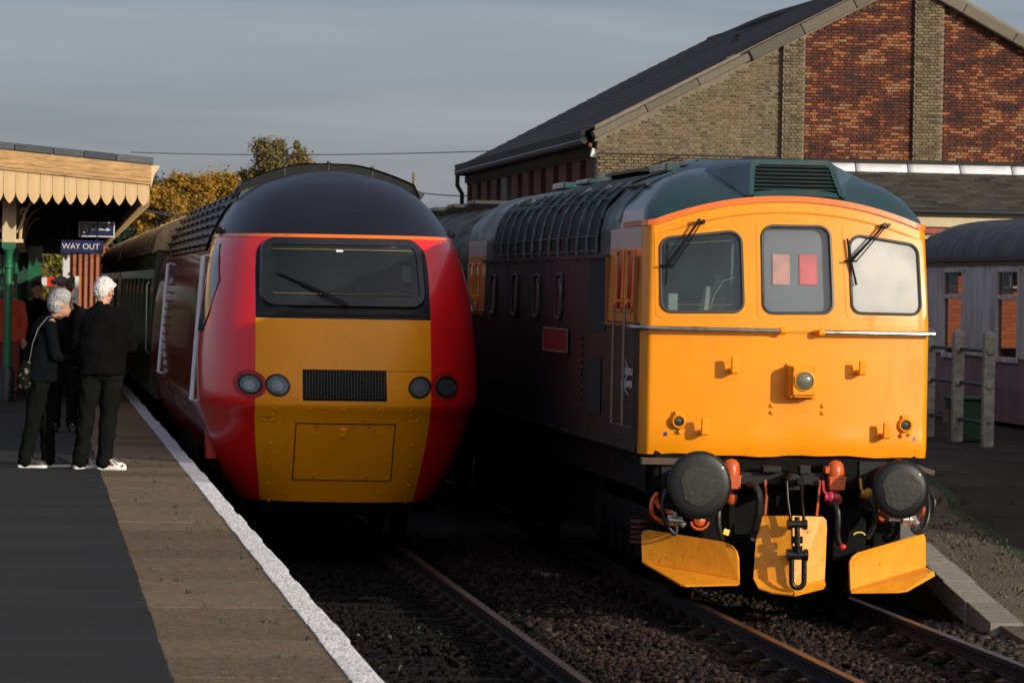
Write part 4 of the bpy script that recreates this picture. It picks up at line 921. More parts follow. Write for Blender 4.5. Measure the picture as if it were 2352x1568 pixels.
# headlight clusters
m_lens = M('headlight_lens', (.12,.15,.16), .08, coat=.6, var=.1, metal=.1); m_lensr = M('dark_headlight_lens', (.05,.065,.07), .08, coat=.6, var=.1)
m_refl = M('lamp_reflector', (.30,.33,.33), .25, metal=.6, var=.15)
for cx, cz, rx, ry, tilt in ((-.935,1.695,.118,.098,-.25), (-.665,1.690,.122,.108,-.45), (.765,1.688,.118,.108,.35), (1.035,1.690,.105,.105,.1)):
    def q(a, z, off=0, cx=cx, cz=cz, tilt=tilt): 
        ca, sa_ = math.cos(tilt), math.sin(tilt); return HP(cx+a*ca-z*sa_, cz+a*sa_+z*ca, off)
    c = circ((0,0), rx, 28, ry); c2 = scale_poly(c, .86, (0,0))
    b = MB(); ring(b, c, c2, q, .012, .014); ring(b, scale_poly(c, 1.03, (0,0)), c, q, .0, .012); ring(b, c2, scale_poly(c, .82, (0,0)), q, .014, -.005)
    lm = b.build('headlight', M('headlight_rim', (.012,.014,.016), .35, var=.2), hst, smooth=True, ang=30)
    b = MB(); patch(b, scale_poly(c, .86, (0,0)), q, .004, 5); b.build('lens', m_lens if cx < .9 else m_lensr, lm, smooth=True)
    b = MB(); patch(b, [(p_[0]*.5, p_[1]*.5-.01) for p_ in c], q, .009, 3); b.build('bulb_reflector', m_refl if cx < .9 else m_lensr, lm, smooth=True)
    if abs(cx) > .9:
        b = MB(); ring(b, scale_poly(c, 1.42, (0,0)), scale_poly(c, 1.05, (0,0)), q, .0045, .0045); b.build('lamp_surround_ring', M('dull_red_patch', (.42,.012,.012), .4), hst, smooth=True)
# centre grille with horns behind
gr = [(-.405,1.555), (.415,1.555), (.405,1.840), (-.410,1.840)]
b = MB(); G4, G5 = dens([rpoly(gr, .008, 2), rpoly(grow(gr,.012), .008, 2)], .05); patch(b, G4, HP, .006, 6); b.build('horn_grille', M('pure_black_slot', (.002,.002,.002)), hst)
b = MB()
for k in range(27):
    x = -.40+.81*(k+.5)/27; b.tube([HP(x, 1.562+.054*q_, .013) for q_ in range(6)], .0065, 4)
b.each('grille_bar', M('grille_black', (.014,.016,.018), .5), hst)
b = MB(); ring(b, G5, G4, HP, .006, .018); b.build('grille_edge', m_black, hst)
b = MB()
for cx in (-.10, .09): 
    pp = [HP(cx+.095*math.cos(a), 1.695+.10*math.sin(a), .006) for a in np.linspace(0, 2*PI, 20, endpoint=False)]; b.tube(pp, .010, 5, closed=True)
b.each('horn_bell', m_black, hst, smooth=True)
# coupler hatch, latch, rivets, seams
hq = [(-.52,.73), (.47,.73), (.51,1.31), (-.50,1.31)]
b = MB(); HX = lambda t, z: -.475+.01*(z-1.0)+t*(1.0+.0*z)-(.0 if t < .5 else .005)
def hgrid(t0, t1, z0, z1, off, n=12): return [[HP(HX(t0+(t1-t0)*a/n, z0+(z1-z0)*c/n), z0+(z1-z0)*c/n, off) for a in range(n+1)] for c in range(n+1)]
for t0, t1, z0, z1 in ((0,1,.725,.735), (0,1,1.305,1.317), (-.006,.004,.725,1.317), (.996,1.006,.725,1.317)): b.grid(hgrid(t0, t1, z0, z1, .0045))
b.build('hatch_joint', M('dark_paint_joint', (.05,.018,.003), .7), hst)
b = MB(); b.grid(hgrid(.008,.992,.738,1.302,.008)); b.build('coupler_hatch', m_yelh, hst, smooth=True)
b = MB(); b.box(HP(.0,1.225,.02), (.07,.03,.095), (.35,0,0)); b.build('hatch_latch', m_yelh, hst, bevel=.01)
rv = MB(); RVS = [(x, 1.45) for x in (-.70,-.35,0,.35,.68)]+[(x, z) for x in (-.705,.685) for z in (1.395,1.335)]+[(-.79,1.34), (.75,1.345)]+[(x*k_, z) for z, k_ in ((1.1,.72),(.88,.72),(.68,.71),(.5,.70)) for x in (-1,1)]
for x, z in RVS:
    p = HP(x, z, .0); q_ = HP(x, z, .012); rv.lathe([(.018,0), (.017,.005), (.010,.009), (.002,.010)], p, (q_-p), 10)
rv.each('fixing_bolt', m_yelh, hst, smooth=True)
b = MB(); b.tube([HP(x, 1.362+.0*x, .002) for x in np.linspace(-.80,-.72,5)], .005, 5)
for sg in (-1,1): b.tube([HC(sg, t, 1.37, .001) for t in np.linspace(1.6,.02,22)], .0045, 4)
b.each('skirt_seam', M('dark_red_seam', (.22,.006,.006), .5), hst)
b = MB(); b.tube([HP(x, 1.845, .001) for x in np.linspace(.42,.86,8)], .0025, 4); b.build('panel_seam', M('dark_paint_joint', (.06,.022,.003)), hst)
for x in (-.27,.26):
    for z in (1.285, .76): b = MB(); p = HP(x, z, .008); b.cyl(p, p+Vector((0,-.004,0)), .010, None, 8); b.build('hatch_lock', m_black, hst)
# cab side windows
for sg in (-1, 1):
    poly = [(.70,3.11),(.98,3.11),(.93,2.9),(.88,2.73),(.92,2.37),(1.0,2.2),(.80,2.2),(.68,2.37),(.53,2.73),(.60,2.92)] if sg < 0 else [(.80,3.1),(.9,3.1),(1.0,2.8),(1.1,2.4),(1.0,2.3),(.88,2.6),(.78,2.85)]
    S = lambda a, z, off=0, sg=sg: HC(sg, a, z, off)
    b = MB(); patch(b, poly, S, .012, 6); f = b.build('cab_side_window', M('side_window_grey', (.085,.10,.12) if sg < 0 else (.01,.01,.012), .12, coat=.3, var=.15), hst, smooth=True)
    # cab door with white handrails
    b = MB()
    for t in (1.05, 1.75): b.add([HC(sg,t,3.1,.012), HC(sg,t+.03,3.1,.012), HC(sg,t+.03,1.1,.012), HC(sg,t,1.1,.012)], [(0,1,2,3)])
    b.each('cab_door_edge', m_black, hst)
    rails = ((1.10,2.96,1.5,.06,.022), (1.30,2.96,1.5,.06,.022), (12.3,2.92,1.53,.05,.024)) if sg < 0 else ((1.2,2.96,2.45,.03,.018),)
    for t, za, zb_, q_, r_ in rails:
        a_, c_ = HC(sg,t,za,q_), HC(sg,t,zb_,q_); b = MB(); b.tube([HC(sg,t,za+.02,.005), a_]+[a_.lerp(c_, k/6) for k in range(1,6)]+[c_, HC(sg,t,zb_-.02,.005)], r_, 8); b.build('handrail', m_white, hst, smooth=True)
    # radiator grille on the flank, louvred panels along the roof shoulder
    b = MB(); b.add([HC(sg,t,z,.006) for t, z in ((10.2,1.15),(11.7,1.15),(11.7,2.9),(10.2,2.9))], [(0,1,2,3)]); gp = b.build('side_grille', M('pure_black_slot', (.002,.002,.002)), hst)
    b = MB()
    for k in range(16): z = 1.2+k*.105; b.tube([HC(sg,10.2,z,.02), HC(sg,11.7,z,.02)], .012, 4)
    for t in (10.2,10.95,11.7): b.tube([HC(sg,t,1.15,.02), HC(sg,t,2.9,.02)], .02, 4)
    b.each('grille_slat', M('grey_slat', (.05,.055,.06), .5), gp)
    for k in range(9):
        t0 = 2.0+k*1.42; b = MB(); b.grid([[HC(sg, t, z, .03) for t in (t0, t0+1.3)] for z in (3.05,3.15,3.28,3.40,3.52,3.62)]); pn = b.build('roof_louvre_panel', M('black_roof_panel', (.008,.008,.009), .5, bump=.2, bs=20), hst)
        b = MB()
        for z in (3.10,3.2,3.3,3.4,3.5,3.6): b.tube([HC(sg, t0, z, .05), HC(sg, t0+.3, z, .07), HC(sg, t0+1.0, z, .07), HC(sg, t0+1.3, z, .05)], .016, 5)
        b.each('louvre', M('dusty_black_louvre', (.035,.034,.033), .45), pn)
# livery stripes swept along the flank
b = MB()
for t0, wd in ((5.2,.5), (7.5,.35)): b.add([HC(-1,t0,3.0,.004), HC(-1,t0+wd,3.0,.004), HC(-1,t0+wd+.9,1.3,.004), HC(-1,t0+.9,1.3,.004)], [(0,1,2,3)])
b.each('livery_stripe', M('silver_livery_stripe', (.30,.28,.30), .3), hst)
# exhaust deflector arch and its pegs, lamp clips at roof corners
b = MB(); arc = []
for a in np.linspace(-1, 1, 33): arc.append((a*.98, 3.985-.04*abs(a)**1.5-.30*max(0, abs(a)-.25)**1.5-(.10 if abs(a) > .97 else 0)))
hh = [.125*(1-.35*abs(x)) for x, z in arc]
rows = [[(x, 2.74, z) for x, z in arc], [(x, 2.70, z+.012) for x, z in arc], [(x, 3.5, z+.01) for x, z in arc], [(x, 3.5, z-.05) for x, z in arc], [(x, 2.80, z-h_) for (x, z), h_ in zip(arc, hh)], [(x, 2.74, z-h_) for (x, z), h_ in zip(arc, hh)], [(x, 2.74, z) for x, z in arc]]
b.grid(rows); b.build('exhaust_deflector', m_black, hst, smooth=True, ang=40)
b = MB()
for x in (-.47, 0, .47): z = interp(arc, x); b.cyl((x, 2.76, z-.17), (x, 2.76, z+.035), .022, None, 8)
for sg in (-1,1): b.box((sg*.95, 2.9, 3.70), (.16,.3,.06), (0, sg*.5, 0))
b.each('deflector_peg', M('greased_peg', (.04,.035,.028), .5), hst)
for sg in (-1, 1):
    p = HC(sg, .86, 3.235, .03); b = MB(); b.box(p, (.07,.09,.07), (0,sg*.3,0)); b.box(p+Vector((-.05*sg,.0,-.02)), (.10,.05,.03)); b.build('roof_corner_bracket', m_black, hst, bevel=.006)
# underframe, bogies
def bogie(parent, y, w_=1.0, wb=1.3, rad_=.5, mat=m_dark):
    o = MB(); 
    for s in (-1,1):
        o.bx(s*(w_-.06), s*(w_+.06), y-wb-.45, y+wb+.45, .52,.78)
        for yy in (-wb, wb): o.box((s*w_, y+yy, .50), (.22,.36,.34)); 
        for yy in (-wb*.45, 0, wb*.45): o.cyl((s*w_, y+yy, .30), (s*w_, y+yy,.62), .10, None, 10)
    o.bx(-w_, w_, y-.2, y+.2, .55, .75); f = o.build('bogie', mat, parent, bevel=.02)
    for s in (-1,1):
        for yy in (-wb, wb):
            q = MB(); q.lathe([(rad_,-.03), (rad_+.03,-.03), (rad_+.03,-.05), (rad_,-.05), (rad_,.07), (rad_-.05,.08), (.15,.06), (.1,.09), (.02,.09)], (s*.72, y+yy, rad_), (s,0,0), 28); q.build('wheel', m_dark, f, smooth=True, ang=30)
bogie(hst, 3.2); bogie(hst, 14.2)
b = MB(); b.bx(-1.1,1.1,1.0,17.4,.95,1.12); b.bx(-1.2,1.2,6,11.4,.38,.95); b.bx(-.8,.8,.9,2.0,.35,.9); b.build('underframe', m_dark, hst, bevel=.03)
b = MB(); b.box((-1.25, 1.9, 1.02), (.10,.5,.28)); b.build('step_box', m_red, hst)
# driver sitting in the cab
# (built with the other people below)

# ------------------------------------------------------------------ coaches behind it
m_coach = M('glossy_green_coach_side', (.018,.028,.014), .22, spec=.35, coat=.15, var=.25, vs=2, stretch=(1,.3,1), bump=.25, bs=1.6, bstretch=(1,1.2,.3))
m_olive = M('olive_upper_panel', (.16,.14,.05), .6, spec=.15, var=.15)
m_croof = M('sooty_tan_roof', (.40,.29,.17), .6, var=.3, vs=3, stretch=(1,.6,1), bump=.3, bs=9, bstretch=(1,3,1), dirt=((.10,.07,.04), .62, .1, 4, (1,.5,1)))
def coach(y0, ln, label, X=T1, nm='green_coach', mats=None, wn=8):
    side, roofm, upper = mats or (m_coach, m_croof, m_olive)
    t = thing(nm, (X, y0, 0), label, 'carriage', 'carriages coupled behind the red power car' if nm == 'green_coach' else None)
    W = 1.385; prof = [(.95*W, 1.0), (W, 1.15), (W, 1.9), (W*.985, 2.6), (W*.965, 3.0)]; prof2 = [(W*.965,3.0), (W*.95,3.16)]
    b = MB(); r = []
    for y in (0, ln): r.append([(-x, y, z) for x, z in prof]+[])
    b.grid(r); r = [[(x, y, z) for x, z in prof] for y in (0, ln)]; b.grid(r)
    for y in (0, ln): b.add([(-x, y, z) for x, z in prof+prof2]+[(x, y, z) for x, z in (prof+prof2)[::-1]], [tuple(range(2*len(prof+prof2)))])
    b.build('body', side, t, smooth=True)
    b = MB(); 
    for s in (-1,1): b.grid([[(s*(x+.012), y, z-.25) for x, z in ((W*.968,2.86),(W*.96,3.24),(W*.945,3.41))] for y in (0, ln)])
    b.each('upper_panel', upper, t)
    b = MB(); arc = [(W*.985*math.cos(a), 3.14+.66*math.sin(a)**.85) for a in np.linspace(0, PI, 25)]; rows = []
    for k in range(19): rows.append([(x, ln*k/18, z) for x, z in arc])
    b.grid(rows); b.add([(x, 0, z) for x, z in arc]+[], [tuple(range(25))]); b.add([(x, ln, z) for x, z in arc], [tuple(range(25))]); b.build('roof', roofm, t, smooth=True)
    b = MB()
    for k in range(1, 10):
        b.tube([(x*1.003, ln*k/10, z*1.001) for x, z in arc], .012, 4)
    for s in (-1,1): b.tube([(s*W*.99, 0, 3.13), (s*W*.99, ln, 3.13)], .02, 5)
    b.each('roof_rib', roofm, t)
    b = MB(); b.bx(-.1,.1,0,0,0,0); wb = None
    for s in (-1,1):
        for k in range(wn):
            yy = 1.6+k*(ln-3.2-1.3)/(wn-1)
            if wb is None:
                b = MB(); b.box((0,0,0), (.012,1.25,.66)); wb = b.build('window', M('coach_window', (.015,.02,.017), .25, spec=.3, var=.2), t, bevel=.03); o = wb
            else: o = wb.copy(); COL.objects.link(o)
            o.location = (s*(W*.985+.006), yy+.65, 2.42)
    for s in (-1,1):
        for yy in (.55, ln-.55):
            b = MB(); b.tube([(s*(W+.01), yy, 2.7), (s*(W+.05), yy, 2.65), (s*(W+.05), yy, 1.7), (s*(W+.01), yy, 1.65)], .015, 6); b.build('door_handrail', m_chrome, t, smooth=True)
    b = MB(); b.bx(-.45,.45,-.30,0,1.05,3.0); b.bx(-.45,.45,ln,ln+.25,1.05,3.0); b.each('gangway', m_rubber, t)
    b = MB(); b.bx(-1.1,1.1,.1,ln-.1,.85,1.0); b.bx(-1.1,1.1,7,12,.4,.85); b.build('underframe', m_dark, t); bogie(t, 3.2); bogie(t, ln-3.2)
    return t
coach(58.1, 22.7, 'first dark green carriage, coupled directly behind the red power car')
coach(81.4, 22.7, 'second dark green carriage, far end of the train beside the dark trees')
# grey carriage on the right
m_primer = M('patchy_grey_primer', (.62,.53,.48), .8, var=.3, vs=2.2, stretch=(1,1.4,.35), bump=.2, bs=9, dirt=((.42,.32,.28), .58, .12, 2.6, (1,1,.5)))
m_maroon = M('faded_maroon_lower', (.27,.14,.135), .8, var=.25, vs=2.5, bump=.2, bs=9)
m_tarp = M('dark_canvas_roof', (.050,.050,.058), .7, var=.5, vs=2.2, stretch=(1,3,.6), bump=.5, bs=5, bstretch=(.6,3,.6), dirt=((.18,.165,.15), .58, .10, 3.5, (1,2,.5)))
gc = thing('grey_carriage', (14.32, 37.5, 0), 'old grey and maroon carriage with a dark canvas roof behind the concrete fence', 'carriage')
W = 1.38; ln = 20.3
wy = [ln-2.25-k*3.2 for k in range(6)]; b = MB(); zz_ = [(-W, 1.88), (-W*.985, 3.06), (-W*.97, 3.17)]
b.bx(-W,-W+.03,0,ln,1.88,1.90); b.bx(-W+.01,-W+.05,0,ln,3.03,3.17)
ed = [0]+[v for y in sorted(wy) for v in (y-.56, y+.56)]+[ln]
for k in range(0, len(ed), 2): b.bx(-W+.0,-W+.045, ed[k], ed[k+1], 1.90, 3.032)
for s in (0,):
    b.bx(W-.03, W, 0, ln, 1.0, 1.95); b.bx(W-.03, W, 0, ln, 3.0, 3.17)
    for y in wy: b.bx(W-.03, W, y+1.3, y+1.9, 1.95, 3.0)
b.bx(-W,W,ln-.04,ln,1.0,1.95); b.bx(-W,W,ln-.04,ln,3.0,3.16); b.bx(-W+.001,-W+.12,ln-.041,ln-.001,1.94,3.01); b.bx(.28,.45,ln-.041,ln-.001,1.94,3.01); b.bx(W-.12,W-.001,ln-.041,ln-.001,1.94,3.01); b.add([(-W, 0, 1.0), (W, 0, 1.0), (W, 0, 3.16), (-W, 0, 3.16)], [(0,1,2,3)]); b.build('upper_side', m_primer, gc)
b = MB(); b.grid([[(-W, y, 1.88), (-W-.005, y, 1.5), (-W+.04, y, 1.02)] for y in (0, ln)]); b.build('lower_side', m_maroon, gc)
b = MB(); b.bx(-W-.02,-W+.01,0,ln,1.865,1.89); b.bx(-W-.02,-W+.02,0,ln,3.13,3.20); b.build('waist_moulding', M('orange_brown_moulding', (.16,.07,.04), .7, var=.3), gc)
b = MB(); b.bx(-W-.06,-W+.05,-.05,ln+.05,3.19,3.25); b.build('cornice', M('dark_red_cornice', (.075,.04,.035), .7, var=.2), gc)
b = MB(); arc = [(W*1.03*math.cos(a), 3.22+.62*math.sin(a)**.8) for a in np.linspace(0, PI, 27)]
b.grid([[(x*(1 if k < 28 else .97), ln*k/28*(1 if k < 28 else 1.0)+.04, z-(0 if k < 28 else .02)) for x, z in arc] for k in range(29)]); b.add([(x, ln+.04, z) for x, z in arc], [tuple(range(27))]); b.build('roof', m_tarp, gc, smooth=True)
b = MB(); b.tube([(-1.15, ln-1.0, 3.58), (-1.15, ln-3.4, 3.56)], .025, 6); b.build('roof_rainstrip', m_black, gc)
ow = None; m_cgl = GLASS('old_carriage_glass', (.50,.46,.42), ior=1.25)
for k in range(6):
    yy = wy[k]
    b = MB(); b.add([(0,-.56,-.565), (0,.56,-.565), (0,.56,.565), (0,-.56,.565)], [(0,1,2,3)])
    if ow is None:
        f = b.build('window', m_cgl, gc); ow = f
        h = MB(); h.bx(-.03,.01,-.62,-.55,-.57,.57); h.bx(-.03,.01,.55,.62,-.57,.57); h.bx(-.04,.012,-.62,.62,-.64,-.57); h.bx(-.03,.01,-.55,.55,.20,.26); h.bx(-.03,.01,-.62,.62,.57,.62); fr = h.build('window_frame', m_primer, f, bevel=.006)
        h = MB(); 
        for q_ in (-.26,-.11,.04,.19): h.bx(-.022,-.012, q_, q_+.09, .27,.56)
        h.each('ventilator_slat', M('pale_vent_slat', (.14,.14,.13), .7), f)
    else:
        f = dupe(ow, (0,0,0))
    f.location = (-W-.0, yy, 2.465)
bogie(gc, ln-3.3); b = MB(); b.bx(-1.1,1.1,.1,ln-.1,.8,1.0); b.bx(-1.15,-.6,8,12,.35,.8); b.build('underframe', m_dark, gc)
# ------------------------------------------------------------------ YELLOW-FRONTED LOCOMOTIVE
LO = (6.468, 33.3, 0.0)
loc = thing('diesel_locomotive', LO, 'orange-yellow fronted diesel locomotive with teal cab roof, buffers and three small snowploughs', 'locomotive')
Y0 = .60; ZB = 1.30; ZW = 2.36
FW = 1.185
def xo(z): return FW if z < 2.4 else FW-.03*((z-2.4)/.9)**1.2
def zt(x): return 3.515-.235*(abs(x)/1.2)**2.1
def yf(x, z): return Y0+.11*(abs(x)/1.2)**2.2+(.17*((z-2.40)/1.1)**1.25 if z > 2.4 else 0)+(.03*((1.45-z)/.15)**2 if z < 1.45 else 0)
def FP(x, z, off=0):
    e = .01; dx = (yf(x+e, z)-yf(x-e, z))/(2*e); dz = (yf(x, z+e)-yf(x, z-e))/(2*e); n = Vector((dx, -1, dz)).normalized()
    return Vector((x, yf(x, z), z))+n*off
# window openings measured on the face
def fp(px, py): X, Z = P(px, py, 34.0); return X-LO[0], Z
WIN = [[fp(1519,716), fp(1704,716), fp(1703,530), fp(1521,548)], [fp(1749,719), fp(1909,719), fp(1907,521), fp(1751,519)], [fp(1953,719), fp(2116,723), fp(2113,564), fp(1951,538)]]
hx = [(w_[0][0]-.012, w_[1][0]+.012) for w_ in WIN]
cols = sorted(set([-FW, -1.145, 1.163, FW]+[v for h in hx for v in h]+[h[0]+(h[1]-h[0])*k/5 for h in hx for k in range(1,5)]+[(hx[0][1]+hx[1][0])/2, (hx[1][1]+hx[2][0])/2]))
WB = 2.50; nlow = 22; nmid = 6; ntop = 5; rows = []
rnd_ = random.Random(4)
def dent(x): return .012*math.sin(x*5)+.010*math.sin(x*13+1)
for j in range(nlow+1):
    r = []
    for x in cols:
        z0 = ZB+dent(x)*.6; z = z0+(WB-z0)*j/nlow; xx = x*xo(z)/FW; p = FP(xx, z)
        if j < 4: p = p+Vector((0, .018*math.exp(-((x-.02)/.12)**2)*(1-j/4)*1.5+.006*math.sin(x*9), 0))
        r.append(p)
    rows.append(r)
for j in range(1, nmid+1):
    rows.append([FP(x*xo(WB+.6*j/nmid)/FW, WB+(zt(x)-.185-WB)*j/nmid) for x in cols])
for j in range(1, ntop+1):
    rows.append([FP(x*xo(3.2)/FW, zt(x)-.185+.185*j/ntop) for x in cols])
def fskip(j, i):
    if not (nlow <= j < nlow+nmid): return False
    return any(cols[i] >= a-1e-6 and cols[i+1] <= c+1e-6 for a, c in hx)
b = MB(); b.grid(rows, skip=fskip)
# corner and roof loft: outline of the face carried back to the full section
out0 = [r[0] for r in rows]+list(rows[-1][1:-1])+[r[-1] for r in rows[::-1]]
nl = len(rows); N_ = len(out0)
ZS = 3.25
def arcz(u): return ZS+.615*(1-min(.9999,abs(u))**2.3)**.5
def sect(idx, p):
    if idx < nl or idx >= N_-nl:
        s = -1 if idx < nl else 1; f = (p.z-ZB)/(zt(FW)-ZB); z = ZB+f*(ZS-ZB); return Vector((s*(1.264-.022*max(0,(z-2.4))/.85), 0, z))
    u = p.x/(FW-.03); return Vector((u*1.243, 0, arcz(u)))
def loft(t, yb):
    r = []
    for i, p in enumerate(out0):
        q = sect(i, p); side = i < nl or i >= N_-nl
        if side: s, c, R_ = math.sin(t*PI/2), 1-math.cos(t*PI/2), .20
        else:
            s, c = 1-(1-t)**1.75, t; R_ = .22+1.35*(1-abs(p.x/FW)**2)
        r.append(Vector((p.x+(q.x-p.x)*s, p.y+R_*c, p.z+(q.z-p.z)*s)))
    return r
K_ = 9; lr = [loft(k/K_, 0) for k in range(K_+1)]
secx = [Vector((sect(i, p).x, 0, sect(i, p).z)) for i, p in enumerate(out0)]
for y in (2.35, 2.9, 3.5, 4.3, 5.5, 8, 11, 13.0, 14.9): lr.append([Vector((q.x, y, q.z)) for q in secx])
def lm(j, i):
    side = i < nl-1 or i >= N_-nl
    yy = (lr[j][i].y+lr[j+1][i].y)/2; zz = (lr[j][i].z+lr[j][min(i+1,N_-1)].z)/2
    if not side:
        u = abs(out0[i].x)/FW
        if 1.1 < yy < 2.4 and out0[i].x < 0 and u > .965: return 5
        return 2 if yy < 2.6 else 3
    if j < K_: return 0
    if yy < 2.9 and zz > 2.40: return 4 if zz < 3.08 else 5
    if yy > 13.2 and zz > 2.40: return 4 if zz < 3.08 else 5
    if zz > 2.98: return 3
    return 1
m_lside = M('flaking_blue_black_side', (.006,.0085,.011), .50, spec=.3, var=.5, vs=5, stretch=(1,2.2,.25), bump=.35, bs=3, bstretch=(1,2.5,.4), dirt=((.045,.009,.011), .63, .06, 2.1, (1,1.2,.45)))
m_cabside = M('orange_cab_side_paint', (.80,.28,.012), .35, coat=.3, var=.12, vs=3, dirt=((.75,.10,.02), .60, .05, 5, (1,2,.6)))
b.grid(lr, mf=lm)
b.add([q for q in lr[-1]], [tuple(range(N_))], 1)
b.build('body', [m_yel, m_lside, m_teal, m_roofgrey, m_cabside, M('pale_cab_cornice', (.62,.50,.42), .45, var=.08)], loc, smooth=True, ang=32)
# windows
m_dust_glare = GLASS('dusty_glare_window', (.8,.8,.78), .72, (.62,.61,.58)); m_clear = GLASS('clear_cab_window', (.62,.75,.78), .10, (.18,.26,.32)); m_mid = GLASS('headcode_window', (.85,.88,.9), .10, (.35,.38,.42))  # right pane: diffuse haze stands in for bright reflection on dirty glass
for k, w4 in enumerate(WIN):
    inn = rpoly(w4, [.085,.085,.10,.10]); outp = rpoly(grow(w4, .05), [.05]*4); kx = {0: [(0,0),(0,0),(.01,.05),(0,0)], 1: [(0,0)]*4, 2: [(0,0),(0,0),(0,0),(-.01,.05)]}[k]; outp = rpoly([(a[0]+d[0], a[1]+d[1]) for a, d in zip(grow(w4, .05), kx)], [.05]*4); outp, inn = dens([outp, inn])
    b = MB(); ring(b, outp, inn, FP, .0035, .0035, nseg=2); fr = b.build('window_surround', m_yel, loc, smooth=True)
    b = MB(); b.tube([FP(a, z, .006) for a, z in inn], .014, 7, closed=True); b.build('rubber_seal', M('grey_window_rubber', (.045,.050,.055), .45, var=.15), loc, smooth=True)
    b = MB(); patch(b, inn, FP, -.004, 6); b.build('windscreen', [m_clear, m_mid, m_dust_glare][k], loc, smooth=True)
c4 = grow(WIN[1], -.02)
b = MB(); S = lambda a, z, off=0: FP(a, z, off); patch(b, rpoly(WIN[1], .07), S, -.06, 3); b.build('headcode_panel', M('grey_headcode_blind', (.16,.175,.195), .7, var=.12, vs=3), loc)
for (a0, a1), cc in (((1776,1813), (.62,.30,.24)), ((1838,1877), (.75,.12,.12))):
    p0, p1 = fp(a0, 650), fp(a1, 584); q4 = [(p0[0],p0[1]), (p1[0],p0[1]), (p1[0],p1[1]), (p0[0],p1[1])]
    b = MB(); ring(b, rpoly(grow(q4,.008),.01,2), rpoly(q4,.01,2), FP, -.052, -.048); patch(b, rpoly(q4,.01,2), FP, -.05, 2); b.build('headcode_blind', M('red_blind_'+str(int(cc[0]*100)), cc, .6, var=.18, vs=9), loc)
# cab interior and bits in the left window
b = MB(); b.bx(-1.15,1.15,2.4,2.43,1.9,3.3); b.bx(-1.15,1.15,.95,2.4,2.0,2.02); b.bx(-1.15,-1.13,1.1,2.4,1.9,3.25); b.bx(1.13,1.15,1.1,2.4,1.9,3.25); b.bx(-.46,-.44,1.0,2.4,1.9,3.3); b.bx(.42,.44,1.0,2.4,1.9,3.3)
b.build('cab_interior', M('cab_green_grey', (.15,.20,.19), .7, var=.2), loc)
b = MB(); b.box((-.62,1.2,2.62), (.13,.02,.24), (0,.25,0)); b.box((-.50,1.25,2.68), (.12,.05,.34)); b.box((-.97,1.0,2.60), (.08,.08,.16)); b.each('paper_on_desk', M('pale_paper', (.34,.33,.28), .8), loc)
b = MB(); b.tube([FP(-.70,2.55,-.03), FP(-.66,2.68,-.03), FP(-.58,2.80,-.03), FP(-.48,2.835,-.03)], .005, 5); b.build('cable', m_offw, loc)
b = MB(); b.tube([FP(x, 2.60+.01*x, -.015) for x in (-1.05,-.8,-.5)], .004, 4); b.tube([FP(x, 3.11+.08*(x+1), -.015) for x in (-1.08,-.8,-.5)], .004, 4); b.each('heater_line', M('thin_yellow_line', (.55,.36,.06)), loc)
# brow bands, belt rib
b = MB(); 
rr1 = []
for i in range(41): x = -1.2+2.4*i/40; rr1.append(FP(x, zt(x)-.006, .012))
for d, r_, mt, nm in ((.0,.020,m_orange,'orange_cantrail_band'),):
    bb = MB(); rws = []
    for dz, of in ((.022,-.02), (.022,.010), (-.026,.012), (-.026,-.005)):
        X_ = 1.238+of; rws.append([(-X_, 2.1, 3.285+dz), (-X_, 1.2, 3.287+dz), (-X_, .98, 3.287+dz), (-X_+.03, .86, 3.290+dz)]+[FP(x, zt(x)+dz, of) for x in np.linspace(-FW+.03,FW-.03,41)]+[(X_-.03, .86, 3.290+dz), (X_, .98, 3.287+dz), (X_, 1.2, 3.287+dz), (X_, 2.1, 3.285+dz)])
    bb.grid(rws); bb.build(nm, mt, loc, smooth=True, ang=40)
bb = MB(); bb.tube([FP(x, zt(x)-.115, -.001) for x in np.linspace(-FW+.02,FW-.02,41)], .007, 5); bb.tube([FP(x, ZW+.01, -.002) for x in np.linspace(-FW,FW,31)], .008, 5); bb.each('raised_bead', m_yel, loc, smooth=True)
bb = MB(); bb.tube([FP(x, zt(x)-.034, .001) for x in np.linspace(-FW+.03,FW-.03,41)], .0028, 4); bb.tube([FP(x, zt(x)-.127, .0005) for x in np.linspace(-FW+.02,FW-.02,41)], .0028, 4); bb.tube([FP(x, ZW-.002, .0005) for x in np.linspace(-FW,FW,31)], .0028, 4); bb.each('paint_joint', M('brown_joint_line', (.22,.07,.008), .7), loc)
# wipers
def wiper(top, piv, tip, tip2):
    b = MB(); b.tube([FP(*top, .07), FP(*piv, .06)], .010, 6); b.tube([FP(top[0]+.03, top[1]+.005, .06), FP(piv[0]+.045, piv[1], .055)], .006, 6); b.tube([FP(top[0]-.01, top[1]-.01,.06), FP(piv[0]-.02, piv[1],.05)], .006, 6)
    b.tube([FP(piv[0]-.06, piv[1], .05), FP(piv[0]+.05, piv[1]+.0, .05)], .009, 6); b.tube([FP(*tip, .035), FP(*piv, .045), FP(*tip2, .03)], .010, 6)
    b.cyl(FP(*top, 0), FP(*top, .085), .020, None, 10); b.cyl(FP(top[0]+.04, top[1], 0), FP(top[0]+.04, top[1], .075), .016, None, 10); b.build('windscreen_wiper', m_black, loc, smooth=True)
wiper(fp(1608,511), fp(1535,612), fp(1536,560), fp(1530,655)); wiper(fp(2030,520), fp(1951,602), fp(1945,550), fp(1963,656))
